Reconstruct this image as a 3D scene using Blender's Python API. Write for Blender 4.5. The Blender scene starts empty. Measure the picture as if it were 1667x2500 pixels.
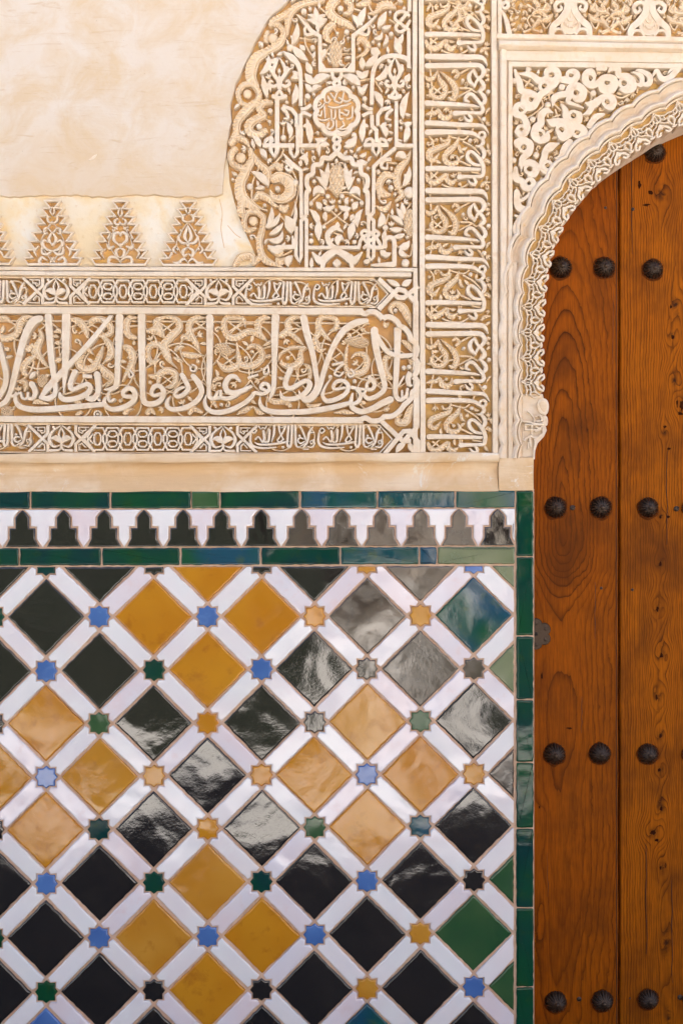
import bpy, bmesh, math, random
from mathutils import Vector
random.seed(7)
R = math.radians
scene = bpy.context.scene
col = scene.collection

# ---------------------------------------------------------------- camera, sky, sun, exposure
D = 2.6                      # camera to wall, metres
CX, CY = 833.5, 1250.0       # photo centre in photo pixels; 1 px = 1 mm on the wall
FLOOR = 2900.0               # photo row of the floor line (below the frame)
CAMZ = (FLOOR - CY) / 1000.0
cam = bpy.data.cameras.new('camera')
cam.sensor_fit = 'VERTICAL'; cam.sensor_height = 24.0
cam.lens = 24.0 * D / 2.5
cam.clip_start = 0.05; cam.clip_end = 500.0
camo = bpy.data.objects.new('camera', cam); col.objects.link(camo)
camo.location = (0, -D, CAMZ); camo.rotation_euler = (R(90), 0, 0)
scene.camera = camo

SUN_EL, SUN_AZ = 52.0, 18.0      # the sun stands behind the wall: the wall itself is in open shade
world = bpy.data.worlds.new('World'); scene.world = world; world.use_nodes = True
wn = world.node_tree.nodes; wl = world.node_tree.links
sky = wn.new('ShaderNodeTexSky'); sky.sky_type = 'NISHITA'; sky.sun_disc = False
sky.sun_elevation = R(SUN_EL); sky.sun_rotation = R(SUN_AZ)
sky.air_density = 0.6; sky.dust_density = 3.5; sky.ozone_density = 0.5
bg = wn['Background']; wl.new(sky.outputs[0], bg.inputs[0]); bg.inputs[1].default_value = 0.15
sun = bpy.data.lights.new('sun', 'SUN'); sun.energy = 5.0; sun.angle = R(0.53); sun.color = (1.0, 0.95, 0.88)
suno = bpy.data.objects.new('sun', sun); col.objects.link(suno)
sd = Vector((math.sin(R(SUN_AZ))*math.cos(R(SUN_EL)), math.cos(R(SUN_AZ))*math.cos(R(SUN_EL)), math.sin(R(SUN_EL))))
suno.rotation_euler = sd.to_track_quat('Z', 'Y').to_euler(); suno.location = (0, 3, 8)
vs = scene.view_settings
vs.view_transform = 'Standard'; vs.look = 'None'; vs.gamma = 1.0; vs.use_curve_mapping = False
vs.exposure = 1.97

# ---------------------------------------------------------------- node helpers
class E:
    """a socket with arithmetic"""
    def __init__(s, nt, sock): s.nt, s.k = nt, sock
    def _m(s, op, *a):
        n = s.nt.nodes.new('ShaderNodeMath'); n.operation = op
        for i, v in enumerate((s,) + a):
            if isinstance(v, E): s.nt.links.new(v.k, n.inputs[i])
            else: n.inputs[i].default_value = float(v)
        return E(s.nt, n.outputs[0])
    def __add__(s, o): return s._m('ADD', o)
    __radd__ = __add__
    def __sub__(s, o): return s._m('SUBTRACT', o)
    def __rsub__(s, o): return (s * -1.0) + o
    def __mul__(s, o): return s._m('MULTIPLY', o)
    __rmul__ = __mul__
    def __truediv__(s, o): return s._m('DIVIDE', o)
    def pow(s, o): return s._m('POWER', o)
    def f(s, op, *a): return s._m(op, *a)
    def clamp(s):
        r = s._m('ADD', 0.0); r.k.node.use_clamp = True; return r

class Mat:
    def __init__(s, name):
        s.m = bpy.data.materials.new(name); s.m.use_nodes = True
        s.nt = s.m.node_tree; s.b = s.nt.nodes['Principled BSDF']
    def new(s, t): return s.nt.nodes.new(t)
    def link(s, a, b): s.nt.links.new(a.k if isinstance(a, E) else a, b)
    def pos(s):
        if not hasattr(s, '_p'): s._p = s.new('ShaderNodeNewGeometry').outputs['Position']
        return s._p
    def xyz(s):
        n = s.new('ShaderNodeSeparateXYZ'); s.link(s.pos(), n.inputs[0])
        return [E(s.nt, o) for o in n.outputs]
    def rnd(s): return E(s.nt, s.new('ShaderNodeObjectInfo').outputs['Random'])
    def vec(s, x, y, z):
        n = s.new('ShaderNodeCombineXYZ')
        for i, v in enumerate((x, y, z)):
            if isinstance(v, E): s.link(v, n.inputs[i])
            else: n.inputs[i].default_value = v
        return n.outputs[0]
    def noise(s, scale, detail=3, rough=0.5, dist=0.0, vec=None, w=None):
        n = s.new('ShaderNodeTexNoise')
        if w is not None:
            n.noise_dimensions = '4D'; s.link(w, n.inputs['W'])
        s.link(vec if vec is not None else s.pos(), n.inputs['Vector'])
        n.inputs['Scale'].default_value = scale; n.inputs['Detail'].default_value = detail
        n.inputs['Roughness'].default_value = rough; n.inputs['Distortion'].default_value = dist
        return E(s.nt, n.outputs[0])
    def voro(s, scale, vec=None, feature='F1'):
        n = s.new('ShaderNodeTexVoronoi'); n.feature = feature
        s.link(vec if vec is not None else s.pos(), n.inputs['Vector']); n.inputs['Scale'].default_value = scale
        return E(s.nt, n.outputs['Distance'])
    def ramp(s, fac, stops, interp='LINEAR'):
        n = s.new('ShaderNodeValToRGB'); n.color_ramp.interpolation = interp
        el = n.color_ramp.elements
        while len(el) < len(stops): el.new(0.5)
        for e, (p, c) in zip(el, stops):
            e.position = p; e.color = (c, c, c, 1) if isinstance(c, (int, float)) else (*c, 1)
        s.link(fac, n.inputs[0]); return E(s.nt, n.outputs[0])
    def mix(s, fac, a, b, mode='MIX'):
        n = s.new('ShaderNodeMix'); n.data_type = 'RGBA'; n.blend_type = mode
        for sk, v in ((n.inputs[0], fac), (n.inputs[6], a), (n.inputs[7], b)):
            if isinstance(v, E): s.link(v, sk)
            elif isinstance(v, (int, float)): sk.default_value = v
            else: sk.default_value = (*v, 1)
        return E(s.nt, n.outputs[2])
    def bump(s, h, strength=0.3, dist=0.002, prev=None):
        n = s.new('ShaderNodeBump'); n.inputs['Strength'].default_value = strength; n.inputs['Distance'].default_value = dist
        s.link(h, n.inputs['Height'])
        if prev is not None: s.link(prev, n.inputs['Normal'])
        return n.outputs[0]
    def out(s, color=None, rough=None, normal=None, **kw):
        for nm, v in (('Base Color', color), ('Roughness', rough)):
            if v is None: continue
            if isinstance(v, E): s.link(v, s.b.inputs[nm])
            elif isinstance(v, (int, float)): s.b.inputs[nm].default_value = v
            else: s.b.inputs[nm].default_value = (*v, 1)
        if normal is not None: s.link(normal, s.b.inputs['Normal'])
        for k, v in kw.items():
            sk = s.b.inputs[k.replace('_', ' ')]
            if isinstance(v, E): s.link(v, sk)
            else: sk.default_value = v
        return s.m

# ---------------------------------------------------------------- materials
M = {}
def mk_stucco(name, c1, c2, c3, stain):
    m = Mat(name)
    n1 = m.noise(9.0, 5, 0.6); n2 = m.noise(55.0, 4, 0.6); n3 = m.noise(420.0, 2, 0.5)
    c = m.mix(m.ramp(n1, [(0.35, 0.0), (0.65, 1.0)]), c1, c2)
    c = m.mix(m.ramp(n2, [(0.52, 0.0), (0.72, stain)]), c, c3)
    g = m.noise(22.0, 6, 0.7, 0.8)
    c = m.mix(m.ramp(g, [(0.54, 0.0), (0.74, 0.45)]), c, (c3[0]*0.78, c3[1]*0.70, c3[2]*0.64))
    p = m.voro(140.0)
    c = m.mix(m.ramp(p, [(0.0, 0.75), (0.055, 0.0)]), c, (0.30, 0.17, 0.08))
    h = n2 * 0.6 + n3 * 0.5
    M[name] = m.out(c, 0.88, m.bump(h, 0.45, 0.0016), Specular_IOR_Level=0.25)
mk_stucco('stucco', (0.80, 0.675, 0.525), (0.76, 0.605, 0.43), (0.68, 0.46, 0.25), 0.55)
mk_stucco('stucco_leaf', (0.80, 0.63, 0.43), (0.77, 0.575, 0.365), (0.68, 0.45, 0.22), 0.5)
mk_stucco('stucco_ground', (0.655, 0.38, 0.165), (0.69, 0.415, 0.175), (0.80, 0.49, 0.11), 0.75)  # ochre pigment, its tone also lowered to strengthen shade in the recesses
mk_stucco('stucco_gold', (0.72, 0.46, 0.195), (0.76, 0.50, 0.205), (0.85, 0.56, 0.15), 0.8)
mk_stucco('moulding', (0.79, 0.67, 0.53), (0.74, 0.59, 0.43), (0.76, 0.53, 0.28), 0.5)

def mk_plaster():
    m = Mat('plaster'); x, y, z = m.xyz()
    big = m.noise(2.3, 6, 0.62, 0.4); mid = m.noise(8.0, 7, 0.68, 0.6); fine = m.noise(60.0, 5, 0.65)
    c = m.mix(m.ramp(mid, [(0.42, 0.0), (0.62, 1.0)]), (0.72, 0.635, 0.54), (0.67, 0.515, 0.345))
    zf = ((z - 2.15) * 1.1).clamp()
    c = m.mix((m.ramp(big, [(0.36, 1.0), (0.62, 0.15)]) * (1.0 - zf * 0.8)).clamp(), c, (0.68, 0.50, 0.31))
    c = m.mix(m.ramp(fine, [(0.60, 0.0), (0.78, 0.5)]), c, (0.70, 0.52, 0.34))
    # trowel scratches
    sv = m.vec(x * 9.0 + z * 2.0, 0.0, z * 70.0)
    scr = m.noise(1.0, 4, 0.7, 1.2, vec=sv)
    c = m.mix(m.ramp(scr, [(0.58, 0.0), (0.70, 0.6)]), c, (0.60, 0.42, 0.25))
    spots = m.ramp(m.voro(22.0), [(0.0, 0.8), (0.03, 0.0)])
    c = m.mix(spots, c, (0.34, 0.22, 0.13))
    h = mid * 0.8 + fine * 0.3 + scr * 0.35
    M['plaster'] = m.out(c, 0.85, m.bump(h, 0.5, 0.006), Specular_IOR_Level=0.25)
mk_plaster()

def mk_lower():
    m = Mat('ochre_plaster'); x, y, z = m.xyz()
    big = m.noise(5.0, 4, 0.55); mid = m.noise(14.0, 5, 0.6, 0.5); fine = m.noise(70.0, 4, 0.6)
    c = m.mix(m.ramp(big, [(0.40, 0.0), (0.60, 1.0)]), (0.81, 0.64, 0.40), (0.81, 0.74, 0.62))
    c = m.mix(m.ramp(mid, [(0.48, 0.0), (0.70, 0.7)]), c, (0.80, 0.56, 0.24))
    c = m.mix(m.ramp(fine, [(0.60, 0.0), (0.76, 0.5)]), c, (0.66, 0.42, 0.18))
    M['ochre_plaster'] = m.out(c, 0.88, m.bump(mid + fine * 0.5, 0.5, 0.004), Specular_IOR_Level=0.25)
mk_lower()

def mk_ledge():
    m = Mat('ledge'); x, y, z = m.xyz()
    v = m.vec(x * 6.0, y * 30.0, z * 55.0)
    st = m.noise(1.0, 6, 0.65, 0.4, vec=v); blot = m.noise(4.5, 5, 0.6, 0.5); fine = m.noise(120.0, 3, 0.6)
    c = m.mix(m.ramp(blot, [(0.42, 0.0), (0.58, 1.0)]), (0.70, 0.475, 0.26), (0.80, 0.625, 0.43))
    c = m.mix(m.ramp(st, [(0.48, 0.0), (0.70, 0.45)]), c, (0.60, 0.39, 0.20))
    c = m.mix(m.ramp(m.noise(7.0, 8, 0.75, 1.0), [(0.60, 0.0), (0.64, 0.8)]), c, (0.82, 0.74, 0.63))
    M['ledge'] = m.out(c, 0.85, m.bump(st + fine * 0.4 + blot * 0.6, 0.6, 0.003), Specular_IOR_Level=0.25)
mk_ledge()

def mk_grout():
    m = Mat('grout')
    n = m.noise(60.0, 4, 0.6); f = m.noise(500.0, 2)
    c = m.mix(m.ramp(n, [(0.35, 0.0), (0.7, 1.0)]), (0.62, 0.385, 0.25), (0.70, 0.50, 0.36))
    M['grout'] = m.out(c, 0.9, m.bump(n + f * 0.5, 0.6, 0.002))
mk_grout()

def mk_glaze(name, c1, c2, c3=None, film=0.0, rough=(0.04, 0.16), wav=1.0, ior=1.7):
    m = Mat(name); r = m.rnd(); w = r * 37.0
    n1 = m.noise(7.5, 2, 0.4, 0.5, w=w); n2 = m.noise(26.0, 4, 0.6, 0.3, w=w); n3 = m.noise(130.0, 3, 0.6, w=w); n4 = m.noise(620.0, 2, w=w)
    c = m.mix(m.ramp(n1, [(0.36, 0.0), (0.64, 1.0)]), c1, c2)
    if c3 is not None: c = m.mix(m.ramp(n2, [(0.55, 0.0), (0.75, 0.8)]), c, c3)
    pit = m.voro(70.0, vec=None); pitm = m.ramp(pit, [(0.0, 1.0), (0.05, 0.0)])
    c = m.mix(pitm * 0.6, c, (0.10, 0.06, 0.03) if c1[0] > 0.2 else (0.25, 0.2, 0.14))
    rg = m.ramp(n2 + (n4 - 0.5) * 0.35 + (r - 0.5) * 0.25, [(0.42, rough[0]), (0.72, rough[1])])
    h = n1 * 5.5 + n2 * 0.30 + n3 * 0.15 + n4 * 0.06 - pitm * 0.3
    kw = {}
    if film > 0:
        kw = dict(Thin_Film_Thickness=m.ramp(n1, [(0.44, 0.0), (0.74, 1.0)]) * film, Thin_Film_IOR=1.9)
    M[name] = m.out(c, rg, m.bump(h, 0.55 * wav, 0.0016), IOR=ior, **kw)
mk_glaze('glaze_black', (0.005, 0.0045, 0.005), (0.009, 0.0075, 0.007), (0.016, 0.013, 0.009), rough=(0.02, 0.09), ior=1.9)
mk_glaze('glaze_black_painted_sheen', (0.040, 0.029, 0.020), (0.115, 0.088, 0.062), (0.016, 0.012, 0.010), rough=(0.08, 0.28), ior=1.85)  # black glaze lightened: grey reflected sheen painted into its colour
mk_glaze('glaze_amber', (0.50, 0.185, 0.005), (0.56, 0.235, 0.010), (0.34, 0.105, 0.004), rough=(0.04, 0.18), ior=1.58)
mk_glaze('glaze_amber_pale', (0.50, 0.205, 0.014), (0.57, 0.265, 0.03), (0.40, 0.145, 0.008), rough=(0.05, 0.20), ior=1.62)
mk_glaze('glaze_green', (0.003, 0.060, 0.022), (0.002, 0.036, 0.034), (0.018, 0.062, 0.010), rough=(0.04, 0.16), ior=1.45)
mk_glaze('glaze_green_painted_sheen', (0.003, 0.070, 0.030), (0.006, 0.062, 0.105), (0.06, 0.10, 0.02), rough=(0.04, 0.18), ior=1.6)  # blue and olive mottling painted in place of an iridescent sheen
mk_glaze('glaze_olive', (0.10, 0.14, 0.06), (0.16, 0.19, 0.09), (0.04, 0.10, 0.03), rough=(0.1, 0.3))
mk_glaze('glaze_forest', (0.016, 0.075, 0.024), (0.035, 0.095, 0.03), rough=(0.06, 0.25))
mk_glaze('glaze_blue', (0.050, 0.130, 0.36), (0.075, 0.175, 0.43), (0.13, 0.25, 0.52), rough=(0.06, 0.2))
mk_glaze('glaze_white', (0.81, 0.785, 0.76), (0.81, 0.735, 0.72), (0.84, 0.815, 0.785), rough=(0.05, 0.20), ior=1.65)
mk_glaze('glaze_pink', (0.77, 0.65, 0.65), (0.76, 0.71, 0.73), (0.75, 0.58, 0.56), rough=(0.07, 0.26))

def mk_iron():
    m = Mat('iron'); n = m.noise(90.0, 4, 0.6); n2 = m.noise(500.0, 2)
    c = m.mix(n, (0.034, 0.021, 0.014), (0.082, 0.054, 0.038))
    M['iron'] = m.out(c, m.ramp(n, [(0.3, 0.26), (0.7, 0.44)]), m.bump(n + n2 * 0.4, 0.4, 0.0012), Metallic=0.65)
    m = Mat('knot'); kn = m.noise(160.0, 4, 0.7); M['knot'] = m.out(m.mix(kn, (0.010, 0.003, 0.001), (0.060, 0.015, 0.003)), 0.8, Specular_IOR_Level=0.05)
    m = Mat('rust_stain'); rs = m.noise(70.0, 4, 0.7); M['rust_stain'] = m.out(m.mix(rs, (0.030, 0.008, 0.003), (0.17, 0.042, 0.004)), 0.7, Specular_IOR_Level=0.05)
    m = Mat('hole'); M['hole'] = m.out((0.012, 0.008, 0.006), 0.8)
mk_iron()
# ---------------------------------------------------------------- geometry helpers
def P(px, py, d=0.0, ref=None):
    """photo pixel -> point on the plane d metres in front of the wall plane (ref: plane whose scale is used)"""
    k = (D - (d if ref is None else ref)) / D / 1000.0
    return Vector(((px - CX) * k, -d, CAMZ + (CY - py) * k))

CUR = {'p': None, 'loc': Vector((0, 0, 0))}
def thing(name, label, cat, loc=(0, 0, 0), group=None, kind=None):
    o = bpy.data.objects.new(name, None); col.objects.link(o); o.location = loc
    o.empty_display_size = 0.05
    o['label'] = label; o['category'] = cat
    if group: o['group'] = group
    if kind: o['kind'] = kind
    CUR['p'] = o; CUR['loc'] = Vector(loc); return o
def mesh(name, verts, faces, mat, parent='cur', smooth=True, ang=38, flat_last=False):
    loc = CUR['loc'] if parent == 'cur' else (Vector((0, 0, 0)) if parent is None else PLOC.get(parent.name, Vector((0, 0, 0))))
    me = bpy.data.meshes.new(name)
    me.from_pydata([tuple(v - loc) for v in verts], [], faces)
    me.materials.append(M[mat])
    bm = bmesh.new(); bm.from_mesh(me); bmesh.ops.recalc_face_normals(bm, faces=bm.faces); bm.to_mesh(me); bm.free()
    if smooth:
        me.shade_smooth(); me.set_sharp_from_angle(angle=R(ang))
        if flat_last:
            at_ = me.attributes.get('sharp_edge') or me.attributes.new('sharp_edge', 'BOOLEAN', 'EDGE')
            pl = me.polygons[len(faces) - 1]
            for li in range(pl.loop_start, pl.loop_start + pl.loop_total): at_.data[me.loops[li].edge_index].value = True
    o = bpy.data.objects.new(name, me); col.objects.link(o)
    if parent == 'cur': o.parent = CUR['p']
    elif parent is not None: o.parent = parent
    return o
PLOC = {}

def catmull(pts, vals, step, closed=False):
    """pts [(x,y)], vals [w] -> dense [(x,y,w)]"""
    n = len(pts)
    if n < 3 and not closed:
        (x0, y0), (x1, y1) = pts[0], pts[-1]
        L = math.hypot(x1 - x0, y1 - y0); k = max(1, int(L / step))
        return [(x0 + (x1 - x0) * i / k, y0 + (y1 - y0) * i / k, vals[0] + (vals[-1] - vals[0]) * i / k) for i in range(k + 1)]
    out = []
    segs = n if closed else n - 1
    for i in range(segs):
        if closed: a, b, c, d = [(i + j - 1) % n for j in range(4)]
        else: a, b, c, d = max(i - 1, 0), i, i + 1, min(i + 2, n - 1)
        p0, p1, p2, p3 = pts[a], pts[b], pts[c], pts[d]
        L = math.hypot(p2[0] - p1[0], p2[1] - p1[1]); k = max(2, int(L / step))
        for j in range(k):
            t = j / k
            q = []
            for e in (0, 1):
                m1 = (p2[e] - p0[e]) * 0.5; m2 = (p3[e] - p1[e]) * 0.5
                q.append((2*t**3 - 3*t**2 + 1)*p1[e] + (t**3 - 2*t**2 + t)*m1 + (-2*t**3 + 3*t**2)*p2[e] + (t**3 - t**2)*m2)
            tt = t * t * (3 - 2 * t)
            out.append((q[0], q[1], vals[b] + (vals[c] - vals[b]) * tt))
    if not closed: out.append((pts[-1][0], pts[-1][1], vals[-1]))
    return out

class Crop:
    def __init__(s, x0, y0, k): s.x0, s.y0, s.k = x0, y0, k
    def __call__(s, p): return (s.x0 + p[0] / s.k, s.y0 + p[1] / s.k)
ST = {'crop': Crop(0, 0, 1.0), 'mir': None, 'dx': 0.0, 'dy': 0.0, 'rot': None}
GROUND = -0.0240             # recessed ground of the carving
def tr(p):
    x, y = p
    if ST['mir'] is not None: x = 2 * ST['mir'] - x
    x, y = ST['crop']((x, y))
    if ST['rot']:
        cx, cy, a, sc = ST['rot']; ca, sa = math.cos(a) * sc, math.sin(a) * sc
        x, y = cx + x * ca - y * sa, cy + x * sa + y * ca
    return (x + ST['dx'], y + ST['dy'])
def tw(w): return w / ST['crop'].k * (ST['rot'][3] if ST['rot'] else 1.0)

REC = []
def densify(s, step=4.0):
    out = []
    for (x0, y0, a), (x1, y1, b) in zip(s, s[1:]):
        k = max(1, int(math.hypot(x1-x0, y1-y0) / step))
        out += [(x0+(x1-x0)*i/k, y0+(y1-y0)*i/k, a+(b-a)*i/k) for i in range(k)]
    return out + [s[-1]]
BOX = {'x0': -1e9, 'x1': 1e9, 'y0': -1e9, 'y1': 1e9}
def outside(pts):
    return any(p[0] > BOX['x1'] for p in pts) or all(p[0] < -330 or p[0] > 2400 or p[1] < -120 for p in pts)

def strip(stations, heights, name, mat, base, capends=(True, True)):
    """stations: list of lists of (x,y) across; heights: same shape; last/first row closed down to base"""
    V, F = [], []
    nc = len(stations[0])
    for row, hs in zip(stations, heights):
        ref = max(hs)
        V.append(P(*row[0], base, ref))
        for q, h in zip(row, hs): V.append(P(*q, h, ref))
        V.append(P(*row[-1], base, ref))
    w = nc + 2
    for i in range(len(stations) - 1):
        for j in range(w - 1):
            a = i * w + j
            F.append((a, a + 1, a + w + 1, a + w))
    if capends[0]: F.append(tuple(range(w)))
    if capends[1]: F.append(tuple(len(V) - w + j for j in range(w))[::-1])
    return mesh(name, V, F, mat)

def S(pts, w=20, name='letter_stroke', top=0.0, mat='stucco', dome=0.0003, cap='rr', step=3.0, straight=False, closed=False, base=None, bev=0.0008):
    """flat-topped carved stroke"""
    if base is None: base = GROUND - 0.001
    if not isinstance(w, (list, tuple)): w = [w] * len(pts)
    w = list(w)
    if len(w) < len(pts):      # stretch the width list
        ww = []
        for i in range(len(pts)):
            t = i * (len(w) - 1) / max(1, len(pts) - 1); a = int(t); b = min(a + 1, len(w) - 1)
            ww.append(w[a] + (w[b] - w[a]) * (t - a))
        w = ww
    q = [tr(p) for p in pts]; v = [tw(a) for a in w[:len(pts)]]
    if outside(q): return None
    top = top + random.uniform(-0.0004, 0.0006)
    if straight: s = [(x, y, a) for (x, y), a in zip(q, v)]
    else: s = catmull(q, v, step, closed)
    if closed: s.append(s[0])
    n = len(s)
    REC.extend(s[::2] if not straight else densify(s))
    def tan(i):
        if closed: a, b = s[(i - 1) % (n - 1)], s[(i + 1) % (n - 1)]
        else: a, b = s[max(i - 1, 0)], s[min(i + 1, n - 1)]
        dx, dy = b[0] - a[0], b[1] - a[1]; L = math.hypot(dx, dy) or 1.0
        return dx / L, dy / L
    rows = []
    for i in range(n):
        tx, ty = tan(i); m = 1.0
        if straight and 0 < i < n - 1:
            ax, ay = s[i][0] - s[i-1][0], s[i][1] - s[i-1][1]; L = math.hypot(ax, ay) or 1; ax /= L; ay /= L
            bx, by = s[i+1][0] - s[i][0], s[i+1][1] - s[i][1]; L = math.hypot(bx, by) or 1; bx /= L; by /= L
            tx, ty = ax + bx, ay + by; L = math.hypot(tx, ty) or 1; tx /= L; ty /= L
            m = min(1.0 / max(0.35, tx * ax + ty * ay), 2.0)
        rows.append((s[i][0], s[i][1], s[i][2] * 0.5 * m, tx, ty))
    if not closed:
        pre, post = [], []
        x, y, h, tx, ty = rows[0]
        if cap[0] == 'r' and h > 0.8:
            for t in (1.0, 0.94, 0.78, 0.5, 0.22): pre.append((x - tx*h*t, y - ty*h*t, h * max(0.04, math.sqrt(max(0, 1 - t*t))), tx, ty))
        elif cap[0] == 'p': pre.append((x - tx*h*1.0, y - ty*h*1.0, 0.1, tx, ty))
        x, y, h, tx, ty = rows[-1]
        if cap[1] == 'r' and h > 0.8:
            for t in (0.22, 0.5, 0.78, 0.94, 1.0): post.append((x + tx*h*t, y + ty*h*t, h * max(0.04, math.sqrt(max(0, 1 - t*t))), tx, ty))
        elif cap[1] == 'p': post.append((x + tx*h*1.0, y + ty*h*1.0, 0.1, tx, ty))
        rows = pre + rows + post
    st, hs = [], []
    N = len(rows)
    for i, (x, y, h, tx, ty) in enumerate(rows):
        h = max(h, 0.12)
        nx, ny = -ty, tx
        b = min(bev, h * 0.0004 + 0.0002)
        tilt = 0.0006 * i / N
        kk = max(0.6, 1 - 0.7 / max(h, 1.2))
        st.append([(x + nx*h*f, y + ny*h*f) for f in (-1, -kk, 0, kk, 1)])
        hs.append([top - b + tilt, top + tilt, top + min(dome, h * 0.00012) + tilt, top + tilt, top - b + tilt])
    return strip(st, hs, name, mat, base, (not closed, not closed))

def RIB(pts, w=30, name='ribbed_leaf', top=-0.0050, mat='stucco_leaf', period=8.6, depth=0.0042, side=1):
    """leaf blade along a spine, rim line on one side and slanted fins on the other"""
    if not isinstance(w, (list, tuple)): w = [w] * len(pts)
    q = [tr(p) for p in pts]; v = [tw(a) for a in w[:len(pts)]]
    while len(v) < len(q): v.append(v[-1])
    if outside(q): return None
    if ST['mir'] is not None: side = -side
    top = top + random.uniform(-0.0006, 0.0006)
    s = catmull(q, v, 1.35)
    REC.extend(s[::3])
    n = len(s); st, hs = [], []
    fr = (-1, -0.84, -0.68, -0.52, -0.38, -0.15, 0.1, 0.35, 0.6, 0.84, 1.0)
    acc = 0.0
    for i in range(n):
        a, b = s[max(i - 1, 0)], s[min(i + 1, n - 1)]
        tx, ty = b[0] - a[0], b[1] - a[1]; L = math.hypot(tx, ty) or 1; tx /= L; ty /= L
        if i: acc += math.hypot(s[i][0] - s[i-1][0], s[i][1] - s[i-1][1])
        h = max(s[i][2] * 0.5, 0.4); nx, ny = -ty * side, tx * side
        h *= 1.0 + 0.045 * math.cos(2 * math.pi * acc / period)
        e = min(i, n - 1 - i)
        if e < 4: h *= (0.45, 0.72, 0.88, 0.96)[e]
        st.append([(s[i][0] + nx*h*f, s[i][1] + ny*h*f) for f in fr])
        row = []
        g = min(1.0, h / 6.0)
        for f in fr:
            z = top + 0.0016 * (1 - f * f)
            if f < -0.45:
                z -= depth * 0.75 * g * (1 if abs(f + 0.68) < 0.05 else 0)
            elif f < 0.95:
                ph = acc / period - f * h / period * 0.45
                k = 0.5 - 0.5 * math.cos(2 * math.pi * ph)
                z -= depth * g * (1.0 - k) * min(1.0, max(0.0, (f + 0.12) * 3))
            else: z -= 0.0002
            row.append(z)
        hs.append(row)
    return strip(st, hs, name, mat, GROUND - 0.001)

def offset_poly(q, off):
    n = len(q); out = []
    for i in range(n):
        x0, y0 = q[i - 1]; x1, y1 = q[i]; x2, y2 = q[(i + 1) % n]
        ax, ay = x1 - x0, y1 - y0; L = math.hypot(ax, ay) or 1; ax /= L; ay /= L
        bx, by = x2 - x1, y2 - y1; L = math.hypot(bx, by) or 1; bx /= L; by /= L
        nx, ny = -(ay + by), ax + bx; L = math.hypot(nx, ny)
        if L < 1e-6: nx, ny, L = -ay, ax, 1.0
        nx /= L; ny /= L
        c = max(0.5, -nx * ay + ny * ax)
        out.append((x1 + nx * off / c, y1 + ny * off / c))
    return out
def area(q): return 0.5 * sum(q[i-1][0]*q[i][1] - q[i][0]*q[i-1][1] for i in range(len(q)))

def solid(q, rings, name, mat, base, tilt=(0, 0), ang=38, parent='cur', flat_top=True):
    """rings: [(inset px, height m)...] from the edge up to the top face; q in photo pixels"""
    if area(q) < 0: q = q[::-1]
    cx = sum(p[0] for p in q) / len(q); cy = sum(p[1] for p in q) / len(q)
    ref = rings[-1][1]; V, F = [], []; n = len(q)
    for (x, y) in q: V.append(P(x, y, base, ref))
    for ins, h in rings:
        for (x, y) in (offset_poly(q, ins) if ins else q):
            V.append(P(x, y, h + tilt[0] * (x - cx) / 1000 + tilt[1] * (y - cy) / 1000, ref))
    for r in range(len(rings)):
        for i in range(n):
            a = r * n + i; b = r * n + (i + 1) % n
            F.append((a, b, b + n, a + n))
    F.append(tuple(range(len(rings) * n, (len(rings) + 1) * n)))
    o = mesh(name, V, F, mat, parent, ang=ang, flat_last=True)
    return o
def POLY(pts, name='leaf', top=-0.001, mat='stucco', smooth=True, bev=1.2, base=None, step=3.0):
    q = [tr(p) for p in pts]
    if outside(q): return None
    if smooth: q = [(x, y) for x, y, _ in catmull(q, [0] * len(q), step, True)]
    top += random.uniform(-0.0005, 0.0005)
    return solid(q, [(0, top - 0.0013), (bev, top)], name, mat, GROUND - 0.001 if base is None else base)
def LEAF(x0, y0, x1, y1, w, bend=0.0, name='leaf', top=-0.001, mat='stucco'):
    """almond leaf from base to tip"""
    dx, dy = x1 - x0, y1 - y0; nx, ny = -dy, dx
    L = math.hypot(dx, dy) or 1; nx /= L; ny /= L
    c = [(x0 + dx*t + nx*bend*L*4*t*(1-t), y0 + dy*t + ny*bend*L*4*t*(1-t), w*k) for t, k in ((0, .18), (.18, .72), (.4, 1.0), (.62, .86), (.82, .48), (1, .02))]
    return S([(a, b) for a, b, _ in c], [k for _, _, k in c], name=name, top=top, mat=mat, dome=0.0018, cap='rp')
def DOT(x, y, r, name='boss', top=-0.0015, mat='stucco', base=None):
    x, y = tr((x, y)); r = tw(r)
    if outside([(x, y)]): return None
    REC.append((x, y, 2*r))
    n = 14; V, F = [], []
    base = GROUND - 0.001 if base is None else base
    rings = [(1.0, base), (1.0, top - 0.003), (0.9, top - 0.0012), (0.6, top), (0.0, top + 0.0006)]
    for f, h in rings[:-1]:
        for i in range(n):
            a = 2 * math.pi * i / n; V.append(P(x + r*f*math.cos(a), y + r*f*math.sin(a), h, top))
    V.append(P(x, y, rings[-1][1], top))
    for k in range(3):
        for i in range(n): F.append((k*n + i, k*n + (i+1) % n, (k+1)*n + (i+1) % n, (k+1)*n + i))
    for i in range(n): F.append((3*n + i, 3*n + (i+1) % n, 4*n))
    return mesh(name, V, F, mat, ang=50)
def RING(x, y, r, w, name='ring', **k):
    n = 12
    return S([(x + r*math.cos(2*math.pi*i/n), y + r*math.sin(2*math.pi*i/n)) for i in range(n)], w, name=name, closed=True, **k)
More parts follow.
